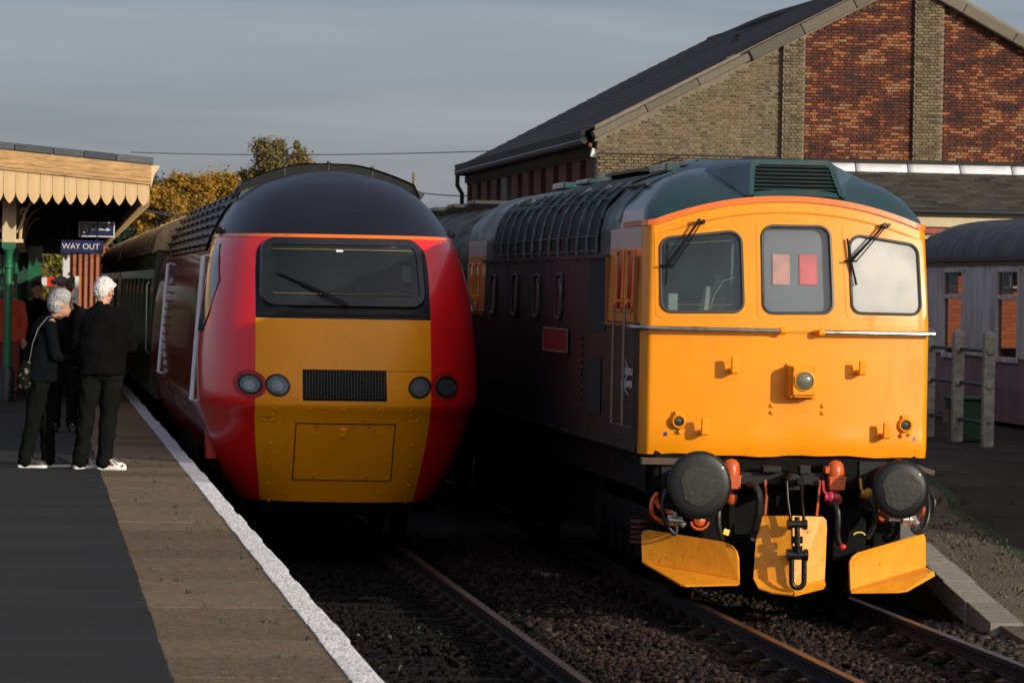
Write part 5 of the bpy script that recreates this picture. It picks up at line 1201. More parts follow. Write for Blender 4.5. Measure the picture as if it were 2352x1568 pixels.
# handrails
def hrail(p0, p1, wrap=False):
    a, c = fp(*p0), fp(*p1); b = MB(); pts = [FP(a[0]+(c[0]-a[0])*t, a[1]+(c[1]-a[1])*t, .085) for t in np.linspace(0,1,12)]
    if wrap: pts = [Vector((-1.31, Y0+.6, pts[0].z+.004)), Vector((-1.31, Y0+.32, pts[0].z+.002)), Vector((-1.25, Y0+.14, pts[0].z))]+pts
    b.tube(pts, .021, 10); h = b.build('handrail', m_chrome, loc, smooth=True); return pts
pts = hrail((1492,753), (1782,759), True); e = pts[-1]
b = MB(); b.lathe([(.022,0),(.030,.01),(.032,.05),(.02,.06)], e, (1,0,0), 14); b.tube([e+Vector((.03,0,0)), e+Vector((.06,.05,0)), e+Vector((.075,.09,0))], .02, 8); b.build('handrail_bracket', m_yel, loc, smooth=True)
pts = hrail((1884,763), (2138,767)); e = pts[0]
b = MB(); b.lathe([(.022,0),(.030,.01),(.032,.05),(.02,.06)], e, (-1,0,0), 14); b.tube([e-Vector((.03,0,0)), e+Vector((-.06,.05,0)), e+Vector((-.075,.09,0))], .02, 8); b.build('handrail_bracket', m_yel, loc, smooth=True)
# lamp irons
for px0, px1, py0, py1 in ((1670,1687,815,857), (1961,1980,825,861), (1603,1619,955,998), (2018,2036,966,1006)):
    a, z1 = fp((px0+px1)/2, py0); _, z0 = fp((px0+px1)/2, py1); p = FP(a, z0); n = 0
    b = MB(); w_ = .031; prof = [(p.y-.145, z0+.01), (p.y-.13, z0), (p.y+.01, z0+.01), (p.y+.01, z0+.05), (p.y-.10, z0+.045), (p.y-.115, z1-.02), (p.y-.135, z1), (p.y-.15, z1-.015)]
    b.prism(prof, a-w_, a+w_, 'x'); b.build('lamp_iron', m_yel, loc, bevel=.012)
# headlight box
c0, z1 = fp(1833, 838); _, z0 = fp(1833, 912); p = FP(c0, (z0+z1)/2); yb = p.y
b = MB(); b.bx(c0-.125, c0+.125, yb-.03, yb+.02, z0-.01, z1+.012); b.bx(c0-.115, c0+.115, yb-.165, yb-.028, z0, z1); b.bx(c0-.10, c0+.10, yb-.205, yb-.163, z0+.025, z1-.005)
hb = b.build('headlight_box', m_yel, loc, bevel=.008)
hc = (z0+z1)/2+.008
b = MB(); b.lathe([(.086,0), (.088,.012), (.078,.016), (.076,.0)], (c0, yb-.205, hc), (0,-1,0), 28); b.build('headlight_rim', m_yel, hb, smooth=True, ang=40)
b = MB(); b.lathe([(.076,.0), (.074,.008), (.05,.020), (.02,.026), (.001,.027)], (c0, yb-.203, hc), (0,-1,0), 28); b.build('headlight_lens', M('grey_glass_lens', (.13,.12,.085), .10, coat=.6, var=.2), hb, smooth=True)
b = MB()
for dx in (-.085,.085):
    for dz in (-.10,-.03,.04,.105): b.cyl((c0+dx, yb-.205, hc+dz*.95), (c0+dx, yb-.213, hc+dz*.95), .007, None, 8)
b.bx(c0-.08,c0+.08, yb-.195, yb-.165, z0+.008, z0+.018); b.each('box_screw', m_yel, hb)
# bolts
rv = MB()
for px, py in ((1768,930),(1768,946),(1885,931),(1885,947)):
    a, z = fp(px, py); rv.lathe([(.021,0), (.019,.012), (.010,.019), (.001,.021)], FP(a, z), (0,-1,0), 12)
rv.each('round_bolt', m_yel, loc, smooth=True)
# tail lamps
for px, py, sg in ((1556,967,-1), (2077,976,1)):
    a, z = fp(px, py); p = FP(a, z)
    b = MB(); b.lathe([(.068,0), (.066,.03), (.052,.045), (.044,.04), (.040,.0)], p, (0,-1,0), 26); b.bx(p.x-.03,p.x+.03,p.y-.035,p.y,p.z+.055,p.z+.085); b.cyl((p.x+.02*sg*-1, p.y-.04, p.z-.085), (p.x-.02*sg, p.y, p.z-.085), .02, None, 10); b.cyl((p.x+.045, p.y-.03, p.z-.08), (p.x+.045, p.y, p.z-.08), .012, None, 8)
    tl = b.build('tail_lamp', m_yel, loc, smooth=True, ang=40); b = MB(); b.lathe([(.042,.0), (.036,.014), (.001,.020)], p-Vector((0,.004,0)), (0,-1,0), 20); b.build('lamp_lens', M('dark_lamp_glass', (.03,.035,.03), .1, coat=.5), tl, smooth=True)
m_bstar = M('blue_star_decal', (.02,.03,.22), .4)
for px, py in ((1528,996), (2100,1008)):
    a, z = fp(px, py); pl = [(a+(.027 if k % 2 == 0 else .011)*math.sin(k*PI/5), z+(.027 if k % 2 == 0 else .011)*math.cos(k*PI/5)) for k in range(10)]
    b = MB(); b.add([FP(q[0], q[1], .003) for q in pl]+[FP(a, z, .003)], [(k, (k+1) % 10, 10) for k in range(10)]); b.build('blue_star', m_bstar, loc)
# roof vent scoop on the cab roof
sx0, sx1 = -.262, .395
b = MB(); zl, zh = 3.60, 3.86
V = [(sx0-.06, 1.02, 3.58), (sx1+.06, 1.02, 3.58), (sx1, 1.22, 3.845), (sx0, 1.22, 3.845), (sx0-.30, 2.3, 3.84), (sx1+.30, 2.3, 3.84)]
def sc_outline(k): return V
yb0, yt0, zb0, zt0 = .83, 1.00, 3.565, 3.835
ft = [(sx0-.085,yb0-.03,zb0-.03),(sx0-.05,yb0-.03,zb0-.02),(sx0+.005,yt0,zt0-.05),(sx0+.035,yt0,zt0-.02),(sx1-.035,yt0,zt0-.02),(sx1-.005,yt0,zt0-.05),(sx1+.05,yb0-.03,zb0-.02),(sx1+.085,yb0-.03,zb0-.03),(sx1+.045,yt0,zt0-.02),(sx1-.01,yt0+.02,zt0+.025),(sx0+.01,yt0+.02,zt0+.025),(sx0-.045,yt0,zt0-.02)]
b.add(ft, [(0,1,2,11), (2,3,10,11), (3,4,9,10), (4,5,8,9), (5,6,7,8)])
b.add([ft[11], ft[10], ft[9], ft[8], (sx0-.42,2.45,3.80), (sx0-.30,2.45,3.87), (sx1+.30,2.45,3.87), (sx1+.42,2.45,3.80), ft[0], ft[7], (sx0-.62,2.4,3.72), (sx1+.62,2.4,3.72)], [(0,1,5,4), (1,2,6,5), (2,3,7,6), (0,4,10,8), (3,9,11,7)])
b.build('roof_vent_scoop', m_teal, loc, smooth=True, ang=62)
b = MB(); b.add([(sx0-.04,yb0+.03,zb0-.01), (sx1+.04,yb0+.03,zb0-.01), (sx1,yt0+.05,zt0), (sx0,yt0+.05,zt0)], [(0,1,2,3)]); vr = b.build('vent_recess', M('pure_black_slot', (.002,.002,.002)), loc)
b = MB(); rows = [[(x, yb0-.03+.0*k, z) for x in np.linspace(sx0-.05,sx1+.05,9)] for z in (zb0-.03,)]; b.grid([[(x, yb0-.03, zb0-.02-.02*abs(2*(k/8-.5))**2) for k, x in enumerate(np.linspace(sx0-.05,sx1+.05,9))], [(x, yb0+.01, zb0+.035-.03*abs(2*(k/8-.5))**2) for k, x in enumerate(np.linspace(sx0-.045,sx1+.045,9))]]); b.build('scoop_sill', m_teal, loc, smooth=True)
for k in range(7):
    t = (k+.7)/7.4; z = zb0+.01+.25*t; y = yb0+(yt0-yb0)*t; x0_ = sx0-.04+.05*t; x1_ = sx1+.04-.05*t
    b = MB(); b.box((0,0,0), (x1_-x0_, .022, .007), (.2,0,0)); b.build('vent_slat', m_teal, vr, loc=((x0_+x1_)/2, y, z))
b = MB(); b.box((0,2.0,3.875), (.5,.8,.03)); b.build('roof_hatch', m_black, loc, bevel=.01)
# roof furniture behind
b = MB(); b.tube([(x, 2.45, arcz(x/1.233)+.012) for x in np.linspace(-1.23,1.23,41)], .020, 6); b.build('roof_joint_strip', m_teal, loc, smooth=True)
def RS(x, y, off=0):
    """shoulder point: x < -1.233 means that far down the side below the cantrail"""
    if x < -1.233: return (-1.235-off, y, ZS-(-1.233-x))
    return (x-off*.5, y, arcz(x/1.233)+off*.8)
b = MB(); b.grid([[RS(x, y, .018) for y in (3.9, 8.9)] for x in np.linspace(-1.0, .9, 14)]); b.build('roof_walk_panel', M('sooty_brown_roof', (.040,.034,.028), .75, var=.4, vs=3, stretch=(1,.5,1), bump=.4, bs=8), loc, smooth=True)
for k in range(12):                      # row of tall louvred windows along the roof shoulder
    y = 3.6+k*.70; b = MB(); b.grid([[RS(x, yy, .030) for yy in (y, y+.52)] for x in (-1.44,-1.30,-1.23,-1.2,-1.14,-1.06,-.98)]); pn = b.build('roof_grille', M('pure_black_slot', (.002,.002,.002)), loc, smooth=True)
    b = MB()
    for yy in (y-.05, y+.57): b.tube([RS(x, yy, .045) for x in (-1.46,-1.30,-1.23,-1.2,-1.14,-1.06,-.94)], .014, 5)
    for xx in (-1.42,-1.28,-1.12,-.98): b.tube([RS(xx, y, .04), RS(xx, y+.52, .04)], .008, 4)
    b.build('grille_ribs', M('worn_teal_rib', (.07,.10,.105), .5, var=.8, vs=12), pn, smooth=True)
b = MB()
for y, hgt in ((5.0,.09), (8.6,.10), (10.4,.06), (3.2,.06), (12.4,.08)): b.box((-.25, y, 3.88), (.5, 1.0, hgt)); b.box((.1, y+.7, 3.87), (.12,.2,.13))
b.each('roof_vent', m_teal, loc, bevel=.02)
b = MB(); b.grid([[(x, y, 3.93+.02*math.sin(x*3)) for x in (-.55,-.1,.4)] for y in (6.0,8.2)]); b.build('exhaust_cover', m_black, loc, solid=.03)
b = MB(); b.tube([RS(-1.0, 2.2, .03), RS(-1.0, 3.4, .03)], .022, 6); b.tube([RS(-1.1, 8.9, .03), RS(-1.1, 11.9, .03)], .022, 6); b.each('rain_strip', M('dark_roof_strip', (.02,.022,.024), .5), loc, smooth=True)
b = MB()
for k in range(6): b.lathe([(.018,0),(.014,.012),(.001,.018)], RS(-.75+.07*k, 2.35, .0), (-.3,0,1), 8)
b.each('roof_rivet', m_roofgrey, loc)
# left flank details (x = -1.30)
XS = -1.266
def SD(y, z, off=0): return (XS-off+(.022*max(0,(z-2.4))/.85), y, z)
def spatch(name, y0, y1, z0, z1, mat, off=.006, rr_=.03):
    b = MB(); pl = rpoly([(y0,z0),(y1,z0),(y1,z1),(y0,z1)], rr_, 4); patch(b, pl, lambda a, z, o=0: Vector(SD(a, z, o)), off, 2); return b.build(name, mat, loc), pl
for y0, y1, z0, z1 in ((1.35,1.72,2.52,3.05), (1.98,2.35,2.52,3.05), (13.6,13.95,2.5,2.98), (14.25,14.6,2.5,2.98)):
    o, pl = spatch('cab_side_window', y0, y1, z0, z1, M('dark_cab_window', (.02,.018,.014), .08, coat=.3, var=.2), .006); b = MB(); b.tube([SD(a, z, .008) for a, z in pl], .012, 5, closed=True); b.build('window_trim', m_cabside, o)
b = MB(); b.bx(XS-.02, XS+.01, 1.1, 2.95, 2.385, 2.41); b.bx(XS-.02,XS+.01,1.1,1.14,2.4,3.0); b.bx(XS-.02,XS+.01,2.88,2.92,2.4,3.0); b.bx(XS-.02, XS+.01, 13.1,14.9,2.385,2.41); b.each('cab_side_beading', M('dark_orange_bead', (.30,.10,.01), .5), loc)
spatch('open_doorway', 2.98, 4.15, 2.32, 3.0, M('pure_black_slot', (.002,.002,.002)), .007); spatch('lower_louvre', 3.2, 4.15, 1.55, 2.08, M('pure_black_slot', (.002,.002,.002)), .007)
m_pane = bpy.data.materials.new('striped_pane'); 
for k, y in enumerate((6.25, 8.05, 9.95, 12.0)):
    cols_ = [(.12,.02,.025), (.10,.02,.025), (.05,.05,.055), (.30,.30,.32)]; o, pl = spatch('body_side_window', y-.24, y+.24, 2.41, 2.84, M('pane_'+('abcd'[k]), cols_[k], .2, coat=.3, var=.3), .004, .09)
    b = MB(); b.tube([SD(a, z, .010) for a, z in pl], .018, 6, closed=True); b.build('window_rubber', m_rubber, o, smooth=True)
    if k < 2: b = MB(); b.add([SD(y-.22,2.62,.008), SD(y-.22,2.72,.008), SD(y+.20,2.80,.008), SD(y+.05,2.80,.008), SD(y-.1,2.58,.008)], [(0,1,2,3,4)]); b.build('white_chevron', M('grey_white_pane', (.22,.22,.23), .3), o)
o, pl = spatch('nameplate', 5.45, 7.3, 2.08, 2.30, M('red_nameplate', (.20,.02,.025), .4, var=.2), .02, .01); b = MB(); b.tube([SD(a, z, .02) for a, z in pl], .012, 5, closed=True); b.build('plate_border', M('tarnished_brass', (.12,.07,.05), .5), o)
rv = MB()
for z in [2.35-.075*k for k in range(5)]+[2.0-.075*k for k in range(5)]: rv.lathe([(.028,0),(.024,.015),(.001,.02)], SD(4.5, z-.1), (-1,0,0), 10)
rv.each('side_rivet', m_lside, loc)
b = MB(); b.bx(XS-.015, XS, 2.9, 13.1, 2.99, 3.02); b.bx(XS-.012, XS, 1.0, 14.9, 1.30, 1.33); b.each('side_moulding', m_lside, loc)
for y in (1.28, 1.92, 13.5, 14.2):
    b = MB(); b.tube([SD(y,2.60,.0), SD(y,2.61,.06), SD(y,2.57,.085)], .014, 6); b.tube([SD(y,2.58,.085), SD(y,1.52,.085), SD(y,1.50,0)], .014, 6, mi=1); b.build('grab_pole', [m_cabside, M('worn_pole', (.22,.17,.14), .5, metal=.4)], loc, smooth=True)
# double-arrow emblem
b = MB(); q = [[(.0,.04),(.34,.04),(.34,.085),(.0,.085)], [(.0,.17),(.34,.17),(.34,.215),(.0,.215)]]
EMB = [[(1148,405),(1215,405),(1215,450),(1148,450)], [(1145,485),(1214,485),(1214,528),(1145,528)], [(1163,357),(1171,357),(1191,405),(1181,405)], [(1183,450),(1191,450),(1173,485),(1165,485)], [(1162,528),(1172,528),(1197,576),(1187,576)]]
for k, e4 in enumerate(EMB): b.add([SD(1.56-(cx_-1181)*.0098, 1.935-(cy_-466)*.00140, .006+.0007*k) for cx_, cy_ in e4], [(0,1,2,3)])
b.build('double_arrow_emblem', M('white_emblem', (.42,.42,.44), .5), loc)
# ---- running gear, buffer beam
b = MB(); b.bx(-1.15,1.15,.72,.86,1.0,1.34); b.bx(-1.2,1.2,.86,1.3,.95,1.30); b.bx(-1.15,1.15,1.3,14.8,.95,1.30); b.bx(-.95,.95,5.2,9.8,.35,.95); b.bx(-.75,.75,.9,1.0,.35,1.0); b.build('buffer_beam_and_frame', m_dark, loc, bevel=.015)
b = MB(); b.box((-1.02,.70,1.24), (.5,.12,.06), (0,0,0)); b.box((1.12,.66,1.22), (.35,.12,.05), (0,.3,0)); b.each('beam_step', M('rusty_step', (.07,.045,.03), .8, var=.3), loc, bevel=.01)
bogie(loc, 3.1, wb=1.3); bogie(loc, 12.0, wb=1.3)
b = MB()
for k in range(5): b.lathe([(.09,0),(.09,.02)], (-1.12, 1.6, .48+k*.045), (0,0,1), 12)
b.each('spring_coil', M('rust_red_spring', (.16,.03,.02), .7), loc)
m_buf = M('greasy_buffer_steel', (.006,.0065,.008), .45, spec=.3, coat=.08, var=.2, vs=4, bump=.05, bs=10)
m_bufg = M('buffer_grease_patch', (.008,.0085,.006), .4, var=.5, vs=14, bump=.12, bs=22)
for sx_, r_, rz_ in ((-.865,.275,.290), (.865,.245,.252)):
    b = MB(); 
    prof = [(.001,.0), (.10,.001), (.20,.005), (r_-.03,.012), (r_-.010,.022), (r_,.040), (r_-.004,.062), (r_-.03,.075), (.11,.10), (.10,.14)]
    b.lathe(prof, (0,0,0), (0,1,0), 44); b.v = [(v[0], v[1], v[2]*rz_/r_) for v in b.v]
    h = b.build('buffer_head', m_buf, loc, smooth=True, ang=45, loc=(sx_, 0, 1.055+(.015 if sx_ < 0 else 0)))
    b = MB(); cr_ = [.165*(1+.07*math.sin(k*2*PI/40*3+1)+.03*math.sin(k*2*PI/40*7)+random.uniform(-.02,.02)) for k in range(40)]; cc = [(cr_[k]*math.cos(k*2*PI/40), cr_[k]*math.sin(k*2*PI/40)) for k in range(40)]
    patch(b, cc, lambda a, z, o=0: Vector((a, -.003+.003*((a*a+z*z)/.04)+o, z)), -.003, 5)
    for rr_ in (.05,.09,.13): b.tube([(rr_*math.cos(a), -.003+.003*rr_*rr_/.04, rr_*math.sin(a)) for a in np.linspace(0,2*PI,28,endpoint=False)], .0025, 4, closed=True)
    b.build('grease_patch', m_bufg, h, smooth=True, ang=60)
    b = MB(); b.cyl((sx_,.09,1.055), (sx_,.50,1.055), .105, None, 24); b.cyl((sx_,.40,1.055), (sx_,.74,1.055), .15, .17, 24); b.bx(sx_-.22,sx_+.22,.70,.73,.85,1.26); b.build('buffer_housing', m_black, loc, smooth=True, ang=40)
# orange jumper heads
for cx in (-.505, .405):
    b = MB(); prof = [(-.095,-.10), (-.05,-.145), (.05,-.145), (.085,-.11), (.085,.06), (.065,.12), (.02,.15), (-.04,.14), (-.08,.09)]
    b.lathe([(.001,-.13),(.05,-.125),(.072,-.09),(.075,.06),(.065,.11),(.04,.135),(.001,.145)], (cx,.55,1.13), (0,0,1), 20); b.bx(cx-.07,cx+.07,.455,.54,1.02,1.12); b.bx(cx-.10,cx-.06,.5,.62,1.16,1.22); b.bx(cx-.078,cx+.078,.452,.47,1.115,1.135); b.bx(cx-.06,cx+.06,.56,.75,1.05,1.2)
    b.build('jumper_head', m_orng, loc, smooth=True, ang=35, bevel=.006)
    b = MB(); b.lathe([(.001,-.05),(.03,-.048),(.052,-.02),(.055,.03),(.04,.04)], (cx+.0,.52,.935), (0,0,1), 16); b.cyl((cx,.52,.96),(cx,.52,1.03),.008); b.build('jumper_cap', m_orng, loc, smooth=True)
# drawhook, screw coupling
b = MB(); b.prism([(-.06,1.02), (.05,1.02), (.06,1.10), (.03,1.16), (-.02,1.16), (-.06,1.12)], .30, .72, 'y'); b.cyl((-.02,.28,1.09), (-.02,.72,1.09), .045); b.bx(-.55,.45,.60,.72,1.05,1.16); b.box((-.16,.55,1.19), (.16,.12,.06)); b.box((.12,.5,1.19), (.10,.1,.08)); b.build('drawhook', m_black, loc, bevel=.01)
def C5(cx, cy, yl): return Vector(qq((2400+cx/1.96)/1.653, (1650+cy/1.96)/1.653, yl))
def qq(px, py, yl): X, Z = P(px, py, LO[1]+yl); return (X-LO[0], yl, Z)
YC = .06; m_forg = M('wet_black_forging', (.016,.016,.015), .28, metal=.5, var=.3, bump=.1, bs=30)
b = MB(); b.cyl(C5(1255,345,.02), C5(1255,345,.5), .032, None, 12); b.tube([C5(1150,345,.10), C5(1158,480,.08), C5(1172,590,YC), C5(1180,640,YC)], .014, 8); b.tube([C5(1260,330,.04), C5(1262,480,YC), C5(1275,590,YC), C5(1278,640,YC)], [.022,.014,.014,.016], 8)
b.cyl(C5(1165,665,YC), C5(1290,665,YC), .034, None, 12); b.cyl(C5(1155,668,YC), C5(1185,668,YC), .045, None, 10); b.cyl(C5(1270,668,YC), C5(1300,668,YC), .045, None, 10)
b.cyl(C5(1227,610,YC), C5(1230,900,YC), .024, None, 10); b.lathe([(.05,-.03),(.05,.03)], C5(1228,780,YC), (0,0,1), 8); b.lathe([(.04,-.06),(.045,.04)], C5(1230,860,YC), (0,0,1), 8)
b.cyl(C5(1165,895,YC), C5(1295,895,YC), .040, None, 12); b.cyl(C5(1150,893,YC), C5(1185,893,YC), .052, None, 10); b.cyl(C5(1275,893,YC), C5(1305,893,YC), .052, None, 10)
c_ = C5(1233,1085,YC); r_x = (C5(1280,1085,YC)-C5(1187,1085,YC)).x/2
b.tube([C5(1187,900,YC), C5(1187,1000,YC)]+[c_+Vector((-r_x*math.cos(a), 0, -r_x*1.1*math.sin(a))) for a in np.linspace(0, PI, 14)]+[C5(1280,1000,YC), C5(1280,900,YC)], .023, 8)
b.build('screw_coupling', m_forg, loc, smooth=True, ang=50)
def hose(pts, r, mat, name='hose', ribs=0):
    P_ = [Vector(p) for p in pts]; out = []
    for i in range(len(P_)-1):
        p0, p1, p2, p3 = P_[max(0,i-1)], P_[i], P_[i+1], P_[min(len(P_)-1,i+2)]
        for k in range(8):
            t = k/8; out.append(.5*((2*p1)+(p2-p0)*t+(2*p0-5*p1+4*p2-p3)*t*t+(3*p1-p0-3*p2+p3)*t**3))
    out.append(P_[-1]); b = MB(); b.tube(out, [r*(1+(.10 if (ribs and k % 2) else 0)) for k in range(len(out))], 9); return b.build(name, mat, loc, smooth=True)
m_hose = M('grey_black_hose', (.007,.007,.0065), .45, var=.5, vs=20, bump=.1, bs=50)
hose([C5(870,375,.45), C5(912,385,.34), C5(942,440,.30), C5(948,520,.30), C5(938,620,.32), C5(910,720,.36), C5(890,780,.38)], .033, m_hose, 'vacuum_hose', 1)
hose([C5(655,520,.40), C5(642,580,.36), C5(643,670,.36), C5(660,740,.38), C5(672,775,.40)], .026, m_hose, 'air_hose')
hose([C5(1498,500,.40), C5(1528,560,.36), C5(1532,660,.36), C5(1528,740,.38), C5(1545,810,.40)], .026, m_hose, 'air_hose')
hose([C5(1770,470,.40), C5(1805,540,.36), C5(1808,620,.36), C5(1785,700,.38), C5(1745,770,.40)], .028, m_hose, 'air_hose')
hose([C5(185,440,.5), C5(150,490,.42), C5(143,560,.40), C5(165,610,.42), C5(245,655,.42)], .020, m_orng, 'orange_cable'); hose([C5(178,470,.5), C5(195,530,.45), C5(240,562,.44), C5(300,572,.46)], .020, m_orng, 'orange_cable')
hose([C5(250,410,.45), C5(228,500,.36), C5(232,600,.34), C5(265,680,.34), C5(318,738,.34), C5(332,670,.36)], .018, m_hose, 'control_cable')
hose([C5(2215,430,.5), C5(2248,490,.46), C5(2240,560,.46), C5(2212,605,.48)], .018, m_hose, 'control_cable'); hose([C5(2200,440,.45), C5(2205,580,.36), C5(2175,690,.34), C5(2120,728,.34), C5(2080,690,.36)], .020, m_hose, 'control_cable')
hose([C5(2170,545,.5), C5(2150,600,.44), C5(2105,660,.42)], .018, m_orng, 'orange_cable'); hose([C5(1815,500,.5), C5(1850,540,.46), C5(1880,570,.46), C5(1930,600,.5)], .026, m_orng, 'orange_cable')
hose([C5(1820,560,.55), C5(1845,620,.52), C5(1880,640,.52)], .018, m_orng, 'orange_cable')
for a0, a1 in (((262,628),(375,640)), ((2000,628),(2115,632))):
    p = C5(*a0, .36); q = C5(*a1, .36); b = MB(); L_ = (q-p).length; b.lathe([(.03,0),(.048,.01),(.048,L_*.45),(.056,L_*.5),(.056,L_*.62),(.034,L_*.7),(.04,L_*.95),(.03,L_)], p, q-p, 14); b.cyl(p.lerp(q,.5), p.lerp(q,.5)+Vector((0,0,.07)), .018); b.cyl(p.lerp(q,.8), p.lerp(q,.95)+Vector((.02,-.02,-.04)), .026); b.build('silver_connector', M('bright_alloy', (.62,.60,.56), .28, metal=.8), loc, smooth=True, ang=40)
b = MB(); p = C5(500,635,.36); b.lathe([(.05,0),(.05,.03),(.02,.05)], p, (0,-1,0), 16); b.tube([p+Vector((.075*math.cos(a), -.02, .065*math.sin(a)-.01)) for a in np.linspace(PI,2*PI,9)], .012, 6); b.build('orange_cap', m_orng, loc, smooth=True)
m_pinkr = M('crimson_air_cock', (.45,.02,.06), .4, var=.2)
b = MB(); b.tube([C5(1418,340,.45), C5(1425,420,.42), C5(1450,440,.42)], .014, 6); b.ell(C5(1480,462,.42), (.05,.045,.05), 12, 8); b.cyl(C5(1432,462,.42), C5(1540,468,.42), .036, None, 10); b.cyl(C5(1490,480,.42), C5(1495,520,.42), .03, None, 10); b.build('crimson_air_cock', m_pinkr, loc, smooth=True, ang=50)
b = MB(); b.tube([C5(1698,325,.5), C5(1703,400,.45), C5(1720,420,.45)], .012, 6); b.ell(C5(1757,440,.42), (.048,.045,.05), 12, 8); b.cyl(C5(1705,440,.42), C5(1808,455,.42), .032, None, 10); b.build('yellow_air_cock', M('ochre_air_cock', (.42,.24,.02), .4), loc, smooth=True, ang=50)
for pts_ in ((C5(990,335,.5), C5(1000,470,.5), C5(988,600,.42)), (C5(1395,340,.5), C5(1387,470,.5), C5(1373,605,.42))): b = MB(); b.tube(pts_, .012, 6); b.build('plough_stay', m_orng, loc, smooth=True)
b = MB(); b.box(C5(700,722,.36), (.05,.03,.05), (0,.3,0)); b.build('yellow_tag', M('lemon_tag', (.7,.55,.06), .5), loc); p = C5(1690,750,.38); b = MB(); b.tube([p+Vector((.05*math.cos(a),0,.03*math.sin(a))) for a in np.linspace(.2,2.9,8)], .007, 5); b.build('brass_ring', M('lemon_tag', (.7,.55,.06)), loc); b = MB(); b.ell(C5(1568,832,.36), (.03,.03,.025), 8, 6); b.build('red_tap', M('red_tap_paint', (.7,.03,.02), .4), loc)
for c_ in ((-.75,-.45,.62,.72,.45,.90), (.40,.70,.62,.72,.40,.85), (.75,1.0,.6,.7,.4,.75)): b = MB(); b.bx(*c_); b.build('underbeam_box', m_dark, loc, bevel=.02)
# snowploughs: blade + lower lip
m_plow = M('yellow_plough_paint', (.78,.29,.010), .42, coat=.15, var=.10, vs=4, bump=.2, bs=14, dirt=((.20,.07,.012), .66, .05, 19, (1,1,.7)))
YP = .30
def plow(name, blade, lip, shade=None):
    b = MB(); n = len(blade); b.add(blade, [tuple(range(n))]); m = len(lip); b.add(lip, [tuple(range(m))]); o = b.build(name, m_plow, loc, solid=.016); return o
# left: blade leans away to the outside, lip juts forward
plow('snowplough_blade', [qq(1477,1290,.85), qq(1475,1228,.87), qq(1479,1219,.86), qq(1490,1216,.83), qq(1660,1243,.36), qq(1682,1252,.29), qq(1693,1264,.28), qq(1698,1280,.27), qq(1699,1330,.25)], [qq(1477,1290,.85), qq(1699,1330,.25), qq(1699,1336,.17), qq(1694,1340,.13), qq(1575,1343,.14), qq(1562,1340,.17)])
plow('snowplough_blade', [qq(1951,1353,.25), qq(1949,1290,.27), qq(1955,1278,.28), qq(1968,1268,.30), qq(2108,1227,.67), qq(2120,1226,.71), qq(2123,1236,.72), qq(2124,1300,.72)], [qq(1951,1353,.25), qq(2124,1300,.72), qq(2144,1311,.30), qq(2147,1318,.28), qq(2083,1354,.06), qq(2060,1357,.05), qq(1955,1358,.10)])
plow('snowplough_blade', [qq(1730,1330,.34), qq(1737,1230,.36), qq(1745,1190,.37), qq(1750,1184,.37), qq(1818,1184,.26), qq(1822,1350,.22)], [qq(1730,1330,.34), qq(1822,1350,.22), qq(1822,1368,.10), qq(1770,1362,.18), qq(1742,1353,.24)])
plow('snowplough_blade', [qq(1818,1184,.26), qq(1888,1186,.36), qq(1896,1194,.37), qq(1897,1215,.37), qq(1892,1330,.34), qq(1822,1350,.22)], [qq(1892,1330,.34), qq(1896,1345,.26), qq(1892,1352,.22), qq(1825,1369,.10), qq(1822,1350,.22)])
# ------------------------------------------------------------------ olive locomotive coupled behind
ol = thing('olive_locomotive', (T2, 49.3, 0), 'olive green locomotive coupled behind the yellow-fronted one, mostly hidden', 'locomotive')
W = 1.33; prof = [(-W,1.1), (-W,2.5), (-W*.97,3.05)]; arc = [(-W*.97*math.cos(a), 3.05+.76*math.sin(a)**.8) for a in np.linspace(0, PI, 21)]
sec = prof+arc[1:-1]+[(-x, z) for x, z in prof[::-1]]
def osec(y, kz, kx): return [(x*kx, y, 1.1+(z-1.1)*kz) for x, z in sec]
b = MB(); rws = [osec(0,.84,.86), osec(.15,.93,.95), osec(.9,.965,1), osec(1.6,1,1), osec(9,1,1), osec(17,1,1)]
b.grid(rws, mf=lambda j, i: 0 if (i < 2 or i >= len(sec)-3) else 1); b.add(rws[0], [tuple(range(len(sec)))], 2); b.add(rws[-1], [tuple(range(len(sec)))], 0)
b.build('body', [M('dark_green_loco_side', (.012,.022,.014), .35, coat=.3, var=.3), M('olive_mossy_roof', (.060,.062,.032), .6, var=.35, vs=3, bump=.3, bs=8, dirt=((.03,.028,.02), .55, .1, 3, (1,.5,1))), m_black], ol, smooth=True, ang=35)
b = MB(); b.tube([(-W-.005, .9, 2.98), (-W-.005, 17, 2.98)], .02, 5); b.build('orange_line', m_orange, ol); b = MB(); b.box((-W-.06, .8, 2.93), (.10,.06,.12)); b.build('white_lamp', m_white, ol)
b = MB()
for k in range(9): b.box((-.45+.1*(k%2), 2.5+k*1.3, 3.80), (.9, .8, .06))
b.each('roof_hatch', M('dusty_black_louvre', (.035,.034,.033)), ol, bevel=.02); bogie(ol, 3.2); bogie(ol, 13.5)
b = MB(); b.bx(-1.1,1.1,0,17,.9,1.1); b.bx(-1.0,1.0,6,11,.4,.9); b.bx(-.9,-.8,-.5,0,1.0,1.1); b.bx(.8,.9,-.5,0,1.0,1.1); b.build('underframe', m_dark, ol)

